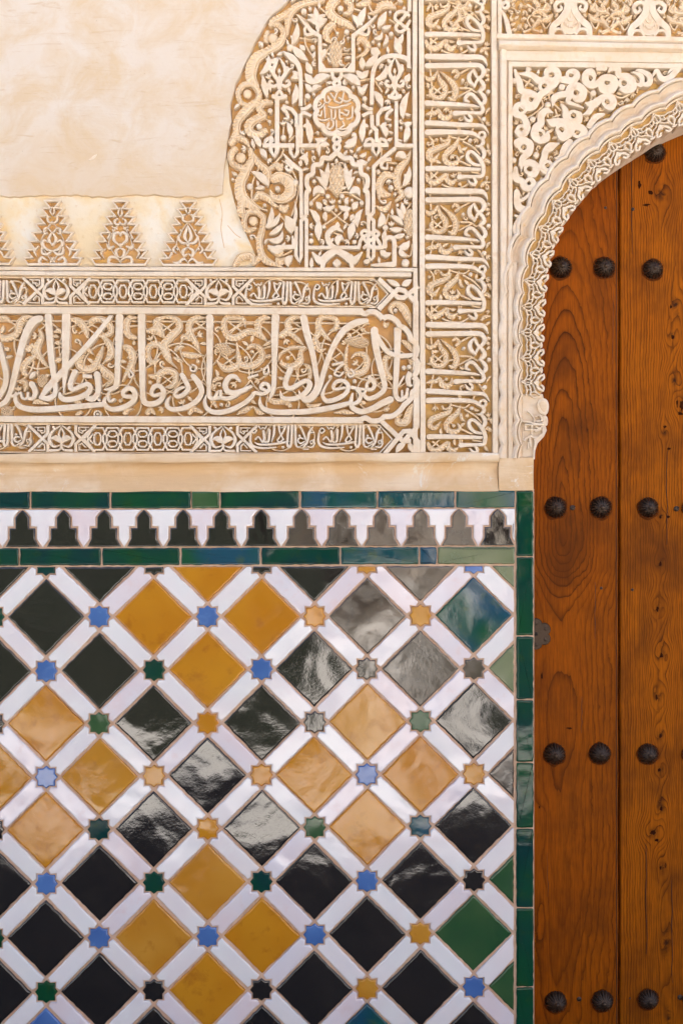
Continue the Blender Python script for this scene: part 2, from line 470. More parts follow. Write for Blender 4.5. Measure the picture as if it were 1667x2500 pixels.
def PINE(x, y, rx, ry, ang=0.0, name='pine_cone', top=-0.003, k=4.2):
    """pine cone with diamond scales"""
    N, T = 30, 40; V, F = [], []
    ca, sa = math.cos(R(ang)), math.sin(R(ang))
    for j in range(N + 1):
        v = -1 + 2 * j / N
        hw = max(0.02, (1 - abs(v) ** 2.2)) ** 0.62 * (1 - 0.18 * v)
        for i in range(T + 1):
            u = -1 + 2 * i / T
            X, Y = u * rx * hw, v * ry
            px, py = tr((x + X * ca - Y * sa, y + X * sa + Y * ca))
            if outside([(px, py)]): return None
            a = (X / rx + v) * k; b = (X / rx - v) * k
            g = min(abs(math.sin(math.pi * a * 0.5)), abs(math.sin(math.pi * b * 0.5)))
            h = top + 0.003 * (1 - u * u) - (0.0045 * min(1, max(0, (g - 0.38) * 3.0)))
            if i in (0, T) or j in (0, N): h = GROUND - 0.001
            V.append(P(px, py, h, top))
    for j in range(N):
        for i in range(T):
            a = j * (T + 1) + i; F.append((a, a + 1, a + T + 2, a + T + 1))
    return mesh(name, V, F, 'stucco_leaf', ang=60)
def STEM(pts, w=None, **k):
    if w is None: w = 4.2 * ST['crop'].k
    return S(pts, w, name='stem', top=-0.0085, mat='stucco_leaf', dome=0.002, **k)
def LOOP(x, y, r, w=None):
    if w is None: w = 3.6 * ST['crop'].k
    return RING(x, y, r, w, name='stem', top=-0.0095, mat='stucco_leaf', dome=0.002)
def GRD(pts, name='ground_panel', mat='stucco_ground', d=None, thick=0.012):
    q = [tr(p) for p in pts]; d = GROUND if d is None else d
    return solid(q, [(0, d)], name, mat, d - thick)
def BAR(x0, y0, x1, y1, d=0.001, name='frame_strip', mat='stucco', base=None, bev=1.3):
    """straight strip given by its pixel rectangle, slightly uneven"""
    d += random.uniform(-0.0003, 0.0003)
    n = max(1, int(max(abs(x1 - x0), abs(y1 - y0)) / 60)); q = []
    def j(): return random.uniform(-0.7, 0.7)
    if abs(x1 - x0) >= abs(y1 - y0):
        q = [(x0 + (x1-x0)*i/n, y0 + j()) for i in range(n + 1)] + [(x1 + (x0-x1)*i/n, y1 + j()) for i in range(n + 1)]
    else:
        q = [(x0 + j(), y0 + (y1-y0)*i/n) for i in range(n + 1)] + [(x1 + j(), y1 + (y0-y1)*i/n) for i in range(n + 1)]
    q = [tr(p) for p in q]
    return solid(q, [(0, d - 0.0013), (bev, d)], name, mat, GROUND - 0.001 if base is None else base)
def tidy(q):
    """drop doubled points and spikes left by clipping"""
    ch = True
    while ch and len(q) >= 3:
        ch = False
        for i in range(len(q)):
            p, c, n = q[i - 1], q[i], q[(i + 1) % len(q)]
            a = (p[0]-c[0], p[1]-c[1]); b = (n[0]-c[0], n[1]-c[1]); la, lb = math.hypot(*a), math.hypot(*b)
            if la < 2.5 or (a[0]*b[0] + a[1]*b[1]) / (la*lb + 1e-9) > 0.93:
                q = q[:i] + q[i+1:]; ch = True; break
    return q if len(q) >= 3 else []
def clip(q, edges):
    """Sutherland-Hodgman; edges (a,b,c): keep a*x+b*y<=c"""
    for a, b, c in edges:
        out = []
        for i in range(len(q)):
            p, r = q[i - 1], q[i]
            dp, dr = a*p[0] + b*p[1] - c, a*r[0] + b*r[1] - c
            if (dp <= 0) != (dr <= 0):
                t = dp / (dp - dr); out.append((p[0] + (r[0]-p[0])*t, p[1] + (r[1]-p[1])*t))
            if dr <= 0: out.append(r)
        q = out
        if len(q) < 3: return []
    return tidy(q)
def rough_edge(q, step=14.0, j=0.8):
    out = []
    for i in range(len(q)):
        x0, y0 = q[i]; x1, y1 = q[(i + 1) % len(q)]
        L = math.hypot(x1 - x0, y1 - y0)
        if L < 0.5: continue
        k = max(1, int(L / step))
        for t in range(k):
            f = t / k; jj = j if t else j * 0.6
            out.append((x0 + (x1-x0)*f + random.uniform(-jj, jj), y0 + (y1-y0)*f + random.uniform(-jj, jj)))
    return out

import numpy as np
def inside(poly, X, Y):
    r = np.zeros(X.shape, bool); n = len(poly)
    for i in range(n):
        x0, y0 = poly[i-1]; x1, y1 = poly[i]
        if y0 == y1: continue
        c = ((y0 > Y) != (y1 > Y)) & (X < (x1-x0)*(Y-y0)/(y1-y0) + x0)
        r ^= c
    return r
def FILL(poly, rmin, rmax, n, top=-0.004, mat='stucco'):
    """small leaves and beads growing from the nearest strand into what ground is still bare"""
    px()
    xs = [p[0] for p in poly]; ys = [p[1] for p in poly]
    X, Y = np.meshgrid(np.arange(max(-320, min(xs)), max(xs), 3.0), np.arange(max(-110, min(ys)), max(ys), 3.0))
    m = inside(poly, X, Y); X, Y = X[m], Y[m]
    rec = np.array([r for r in REC if min(xs)-20 < r[0] < max(xs)+20 and min(ys)-20 < r[1] < max(ys)+20])
    if not len(rec) or not len(X): return
    cl = np.full(X.shape, 1e9); near = np.zeros((len(X), 2))
    for i in range(0, len(X), 400):
        d = np.hypot(X[i:i+400, None] - rec[None, :, 0], Y[i:i+400, None] - rec[None, :, 1]) - rec[None, :, 2]*0.5
        k = d.argmin(1); cl[i:i+400] = d[np.arange(len(k)), k]; near[i:i+400] = rec[k, :2]
    for i in range(len(poly)):                      # keep clear of the panel edge
        (ax, ay), (bx, by) = poly[i-1], poly[i]; L = math.hypot(bx-ax, by-ay) or 1
        t = np.clip(((X-ax)*(bx-ax) + (Y-ay)*(by-ay)) / L**2, 0, 1)
        cl = np.minimum(cl, np.hypot(X - ax - t*(bx-ax), Y - ay - t*(by-ay)) - 0.5)
    for _ in range(n):
        i = int(cl.argmax()); c = float(cl[i])
        if c < rmin: break
        c = min(c, rmax); x, y = float(X[i]), float(Y[i]); vx, vy = near[i][0] - x, near[i][1] - y; L = math.hypot(vx, vy) or 1
        vx /= L; vy /= L
        b = random.random()
        if b < 0.16: DOT(x, y, c*0.55, 'bead', top, mat)
        elif b < 0.40:
            for a in (-0.75, 0.0, 0.75):
                ca, sa = math.cos(a), math.sin(a); ux, uy = -(vx*ca - vy*sa), -(vx*sa + vy*ca)
                LEAF(x + vx*c*0.6, y + vy*c*0.6, x + vx*c*0.5 + ux*c*1.35, y + vy*c*0.5 + uy*c*1.35, c*0.62, 0.1*a, 'leaf', top, mat)
        elif b < 0.66:
            sg = random.choice((-1, 1)); wx, wy = -vy*sg, vx*sg
            S([(x + vx*c*1.2, y + vy*c*1.2), (x + vx*c*.3 + wx*c*.55, y + vy*c*.3 + wy*c*.55), (x - vx*c*.55 + wx*c*.25, y - vy*c*.55 + wy*c*.25), (x - vx*c*.35 - wx*c*.4, y - vy*c*.35 - wy*c*.4), (x + vx*c*.15 - wx*c*.15, y + vy*c*.15 - wy*c*.15)], [c*.35, c*.5, c*.55, c*.5, c*.3], name='curl', top=top, mat=mat, step=1.6)
        else:
            LEAF(x + vx*c*1.25, y + vy*c*1.25, x - vx*c*0.85, y - vy*c*0.85, c*0.95, random.uniform(-.12, .12), 'leaf', top, mat)
        S([(x + vx*c*0.6, y + vy*c*0.6), (near[i][0], near[i][1])], 2.2, name='stem', top=-0.010, mat='stucco_leaf', dome=0.001)
        cl = np.minimum(cl, np.hypot(X - x, Y - y) - c*1.05)
# ---------------------------------------------------------------- the setting: court floor, facade across the court, wall core
def boxv(x0, x1, y0, y1, z0, z1):
    v = [Vector((x, y, z)) for x in (x0, x1) for y in (y0, y1) for z in (z0, z1)]
    f = [(0, 1, 3, 2), (4, 6, 7, 5), (0, 4, 5, 1), (2, 3, 7, 6), (0, 2, 6, 4), (1, 5, 7, 3)]
    return v, f
m = Mat('paving'); x, y, z = m.xyz()
br = m.new('ShaderNodeTexBrick'); m.link(m.pos(), br.inputs['Vector']); br.inputs['Scale'].default_value = 1.0
br.inputs['Color1'].default_value = (0.84, 0.82, 0.78, 1); br.inputs['Color2'].default_value = (0.78, 0.75, 0.70, 1); br.inputs['Mortar'].default_value = (0.25, 0.21, 0.17, 1)
br.inputs['Mortar Size'].default_value = 0.006; br.inputs['Brick Width'].default_value = 0.6; br.inputs['Row Height'].default_value = 0.6
pn = m.noise(4.0, 5, 0.6)
M['paving'] = m.out(m.mix(pn, E(m.nt, br.outputs[0]), (0.78, 0.74, 0.68), 'MIX'), 0.6, m.bump(pn, 0.3, 0.004))
v = [Vector(p) for p in ((-60, -60, 0), (60, -60, 0), (60, 60, 0), (-60, 60, 0))]
o = mesh('ground', v, [(0, 1, 2, 3)], 'paving', None); o['kind'] = 'structure'; o['label'] = 'pale stone paving of the court'

m = Mat('facade'); fn = m.noise(1.5, 5, 0.6); M['facade'] = m.out(m.mix(fn, (0.66, 0.60, 0.52), (0.58, 0.51, 0.42)), 0.9)
m = Mat('dark_wood'); M['dark_wood'] = m.out((0.05, 0.03, 0.018), 0.8)
m = Mat('shade_recess'); M['shade_recess'] = m.out((0.10, 0.075, 0.05), 0.9)
m = Mat('rooftile'); rn = m.noise(30.0, 3); M['rooftile'] = m.out(m.mix(rn, (0.36, 0.17, 0.09), (0.50, 0.30, 0.17)), 0.9)
m = Mat('hedge'); hn = m.noise(22.0, 5, 0.7); M['hedge'] = m.out(m.mix(hn, (0.012, 0.016, 0.008), (0.030, 0.038, 0.018)), 0.8, m.bump(hn, 1.0, 0.05))  # dark leaf colour for the added, unseen hedges

# dark floor strip added along the wall to darken reflections in the lower tiles
m = Mat('dark_floor'); bn = m.noise(6.0, 4, 0.6); M['dark_floor'] = m.out(m.mix(bn, (0.055, 0.045, 0.038), (0.085, 0.07, 0.06)), 0.75, m.bump(bn, 0.3, 0.003))
v, f = boxv(-20, 20, -3.1, 0.55, -0.05, 0.005); o = mesh('added_dark_floor', v, f, 'dark_floor', None, smooth=False); o['kind'] = 'structure'; o['label'] = 'dark floor strip added along the wall to darken tile reflections'
FY = -13.0
facade = thing('palace_facade', 'sunlit plastered court facade with shaded arcade openings facing the tiled wall', 'building', (0, FY, 0))
def facade_piece(x0, x1, z0, z1, y0=FY - 0.6, y1=FY, name='wall', mat='facade'):
    v, f = boxv(x0, x1, y0, y1, z0, z1); return mesh(name, v, f, mat, smooth=False)
xs = [-11.5, -8.9, -6.3, -3.7, -1.1, 1.5, 4.1, 6.7, 9.3]
for i, x0 in enumerate(xs):
    facade_piece(x0 + 0.003, x0 + 0.5, 0, 3.2, name='pier')
    if i < len(xs) - 1:
        pts = [(x0 + 0.5, 3.2)] + [(x0 + 0.5 + 1.05 - 1.05 * math.cos(math.pi * t / 12), 2.1 + 1.0 * math.sin(math.pi * t / 12)) for t in range(13)] + [(x0 + 2.6, 3.2)]
        V = [Vector((a, FY - 0.02, b)) for a, b in pts] + [Vector((a, FY - 0.5, b)) for a, b in pts]; n = len(pts)
        mesh('arch_head', V, [tuple(range(n)), tuple(range(2*n - 1, n - 1, -1))] + [(k, (k+1) % n, n + (k+1) % n, n + k) for k in range(n)], 'facade', smooth=False)
facade_piece(-11.5, 9.8, 3.203, 5.6, name='upper_wall')
facade_piece(-11.5, 9.8, 0.0, 5.5, FY - 4.2, FY - 3.9, 'back_wall', 'dark_wood')
facade_piece(-11.5, 9.8, 3.21, 3.4, FY - 3.9, FY - 0.6, 'gallery_ceiling', 'dark_wood')
facade_piece(-11.9, 10.2, 5.603, 5.85, FY - 5.0, FY + 0.6, 'roof', 'rooftile')
hd = mesh('added_low_hedge', *boxv(-9.0, -0.10, -5.8, -4.6, 0.0, 1.05), 'hedge', None, smooth=False)  # unseen, added so the left tiles reflect something dark
hd3 = mesh('added_low_hedge', *boxv(0.70, 6.0, -5.4, -4.5, 0.0, 0.95), 'hedge', None, smooth=False)  # second added hedge, darkens reflections in the rightmost tiles
hd3['label'] = 'shorter unseen hedge added to darken the right tile reflections'; hd3['category'] = 'hedge'
hd2 = mesh('added_tall_hedge', *boxv(-9.0, -0.5, -10.8, -9.4, 0.0, 4.0), 'hedge', None, smooth=False)  # added behind the camera to darken reflections in the upper left tiles
hd2['label'] = 'tall unseen dark hedge added to darken the upper left tile reflections'; hd2['category'] = 'hedge'
hd['label'] = 'long low unseen hedge added to darken the left tile reflections'; hd['category'] = 'hedge'

# wall core behind the carved plaster and tiles
JX = P(1303, 0)[0]; core_y0, core_y1 = 0.034, 0.55
WTOP = 4.3
wall = thing('wall', 'plaster wall carrying carved stucco above the glazed tile dado', 'wall', (-1.0, 0.3, 0))
v, f = boxv(-4.5, JX - 0.004, core_y0, core_y1, 0.0, WTOP); mesh('wall_core', v, f, 'plaster', smooth=False)
v, f = boxv(JX - 0.003, 4.5, 0.19, core_y1, CAMZ + 1.9, WTOP); mesh('wall_core', v, f, 'plaster', smooth=False)
v, f = boxv(2.6, 4.5, 0.03, core_y1 - 0.003, 0.0, CAMZ + 1.897); mesh('wall_core', v, f, 'plaster', smooth=False)
v, f = boxv(-4.5, P(-330, 0)[0] - 0.003, 0.004, core_y0 - 0.002, 0.0, WTOP); mesh('plaster_coat', v, f, 'plaster', smooth=False)
v, f = boxv(P(-330, 0)[0], 4.5, 0.002, core_y0 - 0.003, P(0, -123)[2], WTOP - 0.01); mesh('plaster_coat', v, f, 'plaster', smooth=False)

# upper plaster field with ragged lower and right edges
q = [(-328, -120), (735, -120)]
right = [(735, -60), (722, -20), (699, 8), (664, 38), (642, 70), (622, 108), (602, 150), (577, 204), (564, 255), (566, 297), (556, 347), (552, 392), (547, 430), (544, 474)]
for (xa, ya), (xb, yb) in zip(right, right[1:]):
    for t in range(3):
        q.append((xa + (xb-xa)*t/3 + random.uniform(-1.6, 1.6), ya + (yb-ya)*t/3))
q.append((544, 474))
bx = 544
while bx > -320:
    bx -= random.uniform(6, 14)
    q.append((bx, 479 + 2.5*math.sin(bx*0.03) + random.uniform(-2.2, 2.2)))
q.append((-328, 480))
solid(q, [(0, -0.0125), (1.8, -0.0095)], 'plaster_field', 'plaster', -0.030)
# ochre lower field behind the stepped merlons
GRD([(-328, 470), (538, 470), (541, 380), (556, 388), (561, 446), (572, 490), (584, 530), (602, 574), (622, 618), (622, 651), (-328, 651)], 'lower_field', 'ochre_plaster', d=-0.0165, thick=0.015)
# a few cracks and chips
for pts in ([(536, 486), (543, 520), (540, 560), (548, 605)], [(556, 550), (575, 572), (588, 580)]):
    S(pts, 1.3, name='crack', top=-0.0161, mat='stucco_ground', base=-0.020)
POLY([(216, 391), (228, 380), (238, 376), (232, 386), (222, 392)], 'paint_chip', top=-0.0088, mat='stucco', base=-0.012)

# ---------------------------------------------------------------- ledge between stucco and tiles
ledge = thing('ledge', 'tan plaster cavetto ledge above the green border tiles', 'ledge', P(500, 1200, -0.02))
def sweep(prof, x0, x1, name, mat, n=60):
    """profile [(py, d)] swept along the wall with slight waviness"""
    V, F = [], []; w = len(prof)
    for i in range(n + 1):
        px = x0 + (x1 - x0) * i / n
        for k, (py, d) in enumerate(prof):
            wob = (0.0 if k in (0, w - 1) else 1.0)
            jy = wob * (1.1*math.sin(px*0.021 + k) + random.uniform(-0.5, 0.5)) - 0.0022*(px - 100)
            V.append(P(px, py + jy, d + wob*random.uniform(-0.0004, 0.0004), 0.0))
    for i in range(n):
        for k in range(w - 1): a = i*w + k; F.append((a, a+1, a+w+1, a+w))
    F.append(tuple(range(w))); F.append(tuple(n*w + k for k in range(w))[::-1])
    return mesh(name, V, F, mat, ang=50)
sweep([(1107, -0.028), (1107, 0.004), (1109, 0.0075), (1117, 0.0085), (1126, 0.0080), (1129.5, 0.006), (1131, -0.003)] + [(1131 + 70*t, -0.003 - 0.020*math.sin(math.pi*min(1, t*1.05)**0.7) * (1-t*0.6) + 0.0050*t**1.5) for t in (0.02, 0.1, 0.2, 0.32, 0.45, 0.6, 0.75, 0.88, 1.0)] + [(1203, -0.02), (1203, -0.03)], -328, 1216, 'cavetto', 'ledge')
sweep([(1117, -0.028), (1118, -0.004), (1121, 0.000), (1129, 0.001), (1142, -0.0015), (1160, -0.003), (1185, -0.002), (1199, 0.0003), (1202, -0.012), (1203, -0.03)], 1217.5, 1302, 'ledge_return', 'ledge', 8)

# ---------------------------------------------------------------- tile dado
dado = thing('tile_dado', 'glazed mosaic tile dado of black, amber and white pieces beside the door', 'tiles', P(500, 2890, -0.01))
TT = 0.0004                                     # tile face plane
GT = -0.0050                                   # grout face
def kt(y): return 0.002 + max(0.0, (y - 1200)) * 8.5e-6
def tilt_y(x, y): return y - kt(y) * (x - 113)
solid([(-328, 1197), (1303, 1194), (1303, 2898), (-328, 2898)], [(0, GT)], 'grout_bed', 'grout', -0.03)
def tile(q, mat, name, h=None, tl=0.006, edge=1.8, j=0.9, step=10):
    q = rough_edge(q, step, j)
    if len(q) < 3 or abs(area(q)) < 25: return None
    h = (TT + random.uniform(-0.0006, 0.0006)) if h is None else h
    t = tuple(max(-0.030, min(0.030, random.gauss(0, tl))) for _ in (0, 1))
    return solid(q, [(0, h - 0.0022), (edge*0.35, h - 0.0009), (edge, h - 0.0002), (edge*2.2, h)], name, mat, GT - 0.004, t, ang=60)
cols = {-3: -277, -2: -147, -1: -17, 0: 112.5, 1: 242.5, 2: 375.5, 3: 507, 4: 639, 5: 767.5, 6: 896, 7: 1026, 8: 1156, 9: 1286}
rows_ = {0: 1378, 1: 1507, 2: 1638, 3: 1767.5, 4: 1898, 5: 2026.5, 6: 2159, 7: 2291, 8: 2423.5, 9: 2555, 10: 2686, 11: 2817}
B, A_, G, W, U = 'glaze_black', 'glaze_amber', 'glaze_green', 'glaze_white', 'glaze_blue'
AP, BL, GL, OL, FO = 'glaze_amber_pale', 'glaze_black_painted_sheen', 'glaze_green_painted_sheen', 'glaze_olive', 'glaze_forest'
SQ = {(0,1):B,(2,1):A_,(4,1):A_,(6,1):BL,(8,1):GL, (-1,0):B,(1,0):B,(3,0):A_,(5,0):B,(7,0):BL,(9,0):OL,
      (-1,2):B,(1,2):B,(3,2):A_,(5,2):B,(7,2):BL,(9,2):OL, (0,3):A_,(2,3):B,(4,3):B,(6,3):AP,(8,3):B,
      (-1,4):AP,(1,4):AP,(3,4):B,(5,4):A_,(7,4):A_,(9,4):BL, (0,5):A_,(2,5):B,(4,5):B,(6,5):A_,(8,5):B,
      (-1,6):B,(1,6):B,(3,6):AP,(5,6):B,(7,6):B,(9,6):FO, (0,7):B,(2,7):AP,(4,7):A_,(6,7):B,(8,7):FO,
      (-1,8):B,(1,8):B,(3,8):A_,(5,8):B,(7,8):B,(9,8):FO, (0,9):U,(2,9):B,(4,9):B,(6,9):GL,(8,9):B}
STR = {(0,0):G,(2,0):B,(4,0):B,(6,0):AP,(8,0):U, (-1,1):G,(1,1):U,(3,1):U,(5,1):A_,(7,1):AP,
       (0,2):U,(2,2):G,(4,2):U,(6,2):BL,(8,2):BL, (-1,3):B,(1,3):FO,(3,3):A_,(5,3):B,(7,3):FO,
       (0,4):U,(2,4):AP,(4,4):A_,(6,4):U,(8,4):AP, (-1,5):B,(1,5):G,(3,5):A_,(5,5):FO,(7,5):GL,
       (0,6):U,(2,6):G,(4,6):G,(6,6):U,(8,6):B, (-1,7):G,(1,7):U,(3,7):U,(5,7):U,(7,7):AP,
       (0,8):G,(2,8):B,(4,8):B,(6,8):AP,(8,8):U}
CLIP = [(1, 0, 1253.5), (-1, 0, 326), (-0.002, -1, -1385.0), (0, 1, 2838)]
def node(c, r):
    x, y = cols[c], rows_[r]; return (x + 0.9*math.sin(c*7.1 + r*3.3), tilt_y(x, y) + 0.9*math.cos(c*5.7 + r*9.1))
for r in rows_:
    for c in cols:
        x, y = node(c, r)
        if (c + r) % 2:                        # square tile on its point
            h = 93.0
            q = clip([(x, y - h), (x + h, y), (x, y + h), (x - h, y)], CLIP)
            if q: tile(q, SQ.get((c, r)) or random.choice([B, A_, B, FO, A_]), 'square_tile', tl=0.020)
        else:                                  # eight-pointed star
            q = []
            for k in range(16):
                a = math.pi * k / 8
                rr = (27.5 if k % 4 == 0 else 30.0) if k % 2 == 0 else 22.5
                q.append((x + rr*math.sin(a), y - rr*math.cos(a)))
            q = clip(q, CLIP)
            if q: tile(q, STR.get((c, r)) or random.choice([U, G, A_, B]), 'star_tile', tl=0.010, edge=1.3, j=0.35, step=30)
            for dc, dr in ((1, 1), (-1, 1)):   # white straps to the next stars
                if c + dc not in cols or r + dr not in rows_: continue
                x2, y2 = node(c + dc, r + dr)
                L = math.hypot(x2 - x, y2 - y); ux, uy = (x2 - x)/L, (y2 - y)/L
                end = [(28, 20.5), (25, 9), (36, 0), (25, -9), (28, -20.5)]
                loc = [(t, s) for t, s in end] + [(L - t, s) for t, s in end[::-1]]
                q = clip([(x + ux*t - uy*s, y + uy*t + ux*s) for t, s in loc], CLIP)
                if q: tile(q, 'glaze_pink' if random.random() < 0.34 else W, 'strap_tile', tl=0.020, edge=1.6 if len(q) == 10 else 0.5, j=0.8, step=11)
def rect_tile(x0, y0, x1, y1, mat, name, tl=0.004):
    q = [(x0 + 2, y0), (x1 - 2, y0), (x1, y0 + 2), (x1, y1 - 2), (x1 - 2, y1), (x0 + 2, y1), (x0, y1 - 2), (x0, y0 + 2)]
    return tile([(a, tilt_y(a, b) if b < 2400 and x1 < 1257 else b) for a, b in q], mat, name, tl=tl, edge=2.0, j=1.0, step=11)
def course(y0, y1, splits, mats):
    for (a, b), mt in zip(splits, mats): rect_tile(a, y0, b, y1, mt, 'border_tile')
course(1200, 1241.5, [(-300, -122), (-118, 72), (77, 267), (272.5, 465), (468.5, 535), (538.5, 729), (735, 919), (923.5, 1109), (1114, 1256)], [G, G, G, G, FO, G, GL, GL, GL])
course(1339, 1380.5, [(-300, -140), (-136, 45.5), (49.5, 246), (250.5, 438), (443, 634), (639, 829), (833, 1021), (1025, 1065), (1069, 1256)], [G, G, G, G, GL, G, GL, GL, OL])
course(2842, 2890, [(-300, -120), (-116, 70), (75, 262), (266, 452), (456, 645), (650, 838), (842, 1030), (1034, 1256)], [G]*8)
vb = [1197, 1359, 1553, 1708.5, 1862, 2023, 2217, 2411, 2600, 2780, 2890]
for i, (a, b) in enumerate(zip(vb, vb[1:])):
    rect_tile(1260.5, a + 1.8, 1301.5, b - 1.8, G, 'border_tile', tl=0.006)
px_ = [-236, -139, -42, 54.7, 155.7, 254.6, 351.4, 447, 540.8, 637.6, 736, 834, 931, 1027, 1120, 1214.6]
def merlon(x, g):
    """half outline offsets; g grows (+) or shrinks the outline for the grout gap"""
    y = lambda v: tilt_y(x, v)
    return [(x, y(1245 - g)), (x + 8.5 + g, y(1252.5)), (x + 16.5 + g, y(1263)), (x + 16.5 + g, y(1290 - g)), (x + 31 + g, y(1290 - g)), (x + 31 + g, y(1316)), (x + 41 + g, y(1335))]
for i, x in enumerate(px_):
    rt = merlon(x, 0); lt = [(2*x - a, b) for a, b in rt]
    tile(rt + lt[:0:-1], BL if 9 < i < 15 else B, 'merlon_tile', tl=0.008, edge=1.2, j=0.4, step=16)
for i, (xa, xb) in enumerate(zip([-333] + px_, px_ + [1312])):
    L_ = merlon(xa, 4.6); R_ = [(2*xb - a, b) for a, b in merlon(xb, 4.6)]
    mid = (xa + xb) / 2
    q = [(xa + 5, tilt_y(xa, 1245))] + L_[1:-1] + [(mid, tilt_y(mid, 1336))] + R_[-2:0:-1] + [(xb - 5, tilt_y(xb, 1245))]
    q = clip(q, [(1, 0, 1256), (-1, 0, 326)])
    if q: tile(q, 'glaze_pink' if i in (2, 5, 8, 11, 13, 15) else W, 'counter_merlon_tile', tl=0.01, edge=1.8, j=0.5, step=20)

# ---------------------------------------------------------------- door
DD = -0.150                                    # door face plane
def mk_wood(name, kind):
    m = Mat(name); x, y, z = m.xyz()
    k = (D - DD) / D / 1000.0
    X = x / k + CX; Y = CY - (z - CAMZ) / k    # photo pixels on the door plane, only as grain coordinates
    wv = m.vec(X * 0.012, 0.0, Y * 0.0035); n1 = m.noise(1.0, 4, 0.55, vec=wv)
    fv = m.vec(X * 0.30, 0.0, Y * 0.012); n2 = m.noise(1.0, 3, 0.6, vec=fv)
    gv = m.vec(X * 1.1, 0.0, Y * 0.03); n3 = m.noise(1.0, 3, 0.6, vec=gv)
    wig = m.noise(1.0, 3, 0.5, vec=m.vec(X * 0.03, 0.0, Y * 0.05))
    if kind == 'left':
        fc = m.new('ShaderNodeFloatCurve'); cv = fc.mapping.curves[0]
        t = (Y - 200.0) / 2400.0; m.link(t, fc.inputs['Value'])
        knots = [(200, .95), (480, .84), (620, .70), (755, .54), (835, .43), (925, .32), (985, .25), (1110, .15), (1270, .03), (1370, .20), (1440, .47), (1560, .62), (1750, .55), (1900, .60), (2100, .66), (2300, .72), (2600, .9)]
        pts = [((a - 200) / 2400, b) for a, b in knots]
        cv.points[0].location = pts[0]; cv.points[1].location = pts[-1]
        for p in pts[1:-1]: cv.points.new(*p)
        fc.mapping.update()
        w = E(m.nt, fc.outputs[0]) * 150.0
        u = X - 1378.0 - (Y - 1000.0) * -0.012 + (n1 - 0.5) * 46.0 + (wig - 0.5) * 7.0
        f = (u * u * 1.25 + w * w).f('SQRT') + (n1 - 0.5) * 16.0
        # V-shaped tongues low on the left edge
        v = X - 1326.0 + (n1 - 0.5) * 12.0
        yy = ((2210.0 - Y) * 0.10).clamp() * 0.0 + Y
        f = f + ((v * v * -0.004).f('EXPONENT')) * (((Y - 1930.0) / 55.0).clamp() * ((2420.0 - Y) / 60.0).clamp()) * ((Y * 0.026).f('SINE') * 5.0 + 10.0)
        ring = f / 11.5
        c1, c2, c3 = (0.310, 0.068, 0.0018), (0.450, 0.112, 0.0026), (0.030, 0.007, 0.002)
        sharp, spread = 6.0, 1.0
    else:
        f = X + (n1 - 0.5) * 22.0 + (wig - 0.5) * 4.0
        dark = None
        for (kx, ky, rx, ry, a) in [(1615, 470, 34, 52, 1.5), (1648, 745, 26, 60, 1.3), (1640, 820, 22, 36, 1.5), (1645, 930, 24, 34, 1.5), (1665, 985, 26, 44, 1.5), (1622, 1050, 17, 36, 1.5),
                                    (1612, 1260, 20, 22, 1.4), (1611, 1376, 20, 32, 1.5), (1608, 1484, 24, 34, 1.6), (1615, 1596, 26, 38, 1.6), (1605, 1700, 25, 44, 1.6), (1611, 1795, 20, 34, 1.5),
                                    (1611, 1878, 22, 30, 1.5), (1613, 1972, 18, 34, 1.5), (1596, 2034, 34, 36, 1.4), (1615, 2118, 20, 40, 1.4), (1625, 2300, 24, 120, 1.25), (1630, 2480, 22, 80, 1.2)]:
            dx = (X - kx) / rx; dy = (Y - ky) / ry
            g = ((dx * dx + dy * dy) * -0.9).f('EXPONENT')
            f = f - (X - kx + (Y - ky) * 0.12) * g * a
            s = ((dx * dx * 9.0 + dy * dy * 9.0) * -1.0).f('EXPONENT')
            dark = s if dark is None else dark + s
        ring = f / m.ramp((X - 1500.0) / 180.0, [(0.2, 0.048), (0.9, 0.072)]) * 0.0085
        ring = f / 6.6
        c1, c2, c3 = (0.390, 0.094, 0.0020), (0.550, 0.152, 0.0032), (0.034, 0.007, 0.002)
        sharp, spread = 3.5, 1.0
    fr = ring.f('FRACT')
    line = fr.pow(sharp)
    line2 = (1.0 - fr).pow(24.0) * 0.6
    rid = ring.f('FLOOR'); rn = m.noise(1.0, 0, vec=m.vec(rid * 3.7, 0.0, 0.0))
    base = m.mix(n1, c1, c2)
    base = m.mix(m.ramp(n2, [(0.3, 0.0), (0.75, 0.55)]), base, c3)
    base = m.mix(m.ramp(n3, [(0.47, 0.0), (0.78, 0.6)]), base, c3)
    c = m.mix(((line + line2) * spread * m.ramp(rn, [(0.3, 0.35), (0.65, 1.0)])).clamp(), base, c3)
    st = m.noise(1.0, 4, 0.6, vec=m.vec(X * 0.006, 0.0, Y * 0.004))
    c = m.mix(m.ramp(st, [(0.46, 0.0), (0.70, 0.8)]), c, (0.085, 0.022, 0.004))
    if kind != 'left':
        blot = m.noise(1.0, 4, 0.6, 0.6, vec=m.vec(X * 0.06, 0.0, Y * 0.06))
        c = m.mix((dark * m.ramp(blot, [(0.38, 0.1), (0.62, 1.1)])).clamp() * 0.92, c, (0.022, 0.008, 0.004))
    M[name] = m.out(c, m.ramp(n3, [(0.3, 0.38), (0.7, 0.58)]), m.bump(line * -1.0 + n3 * 0.5, 0.35, 0.0008), Specular_IOR_Level=0.06)
mk_wood('wood_left', 'left'); mk_wood('wood_right', 'right')

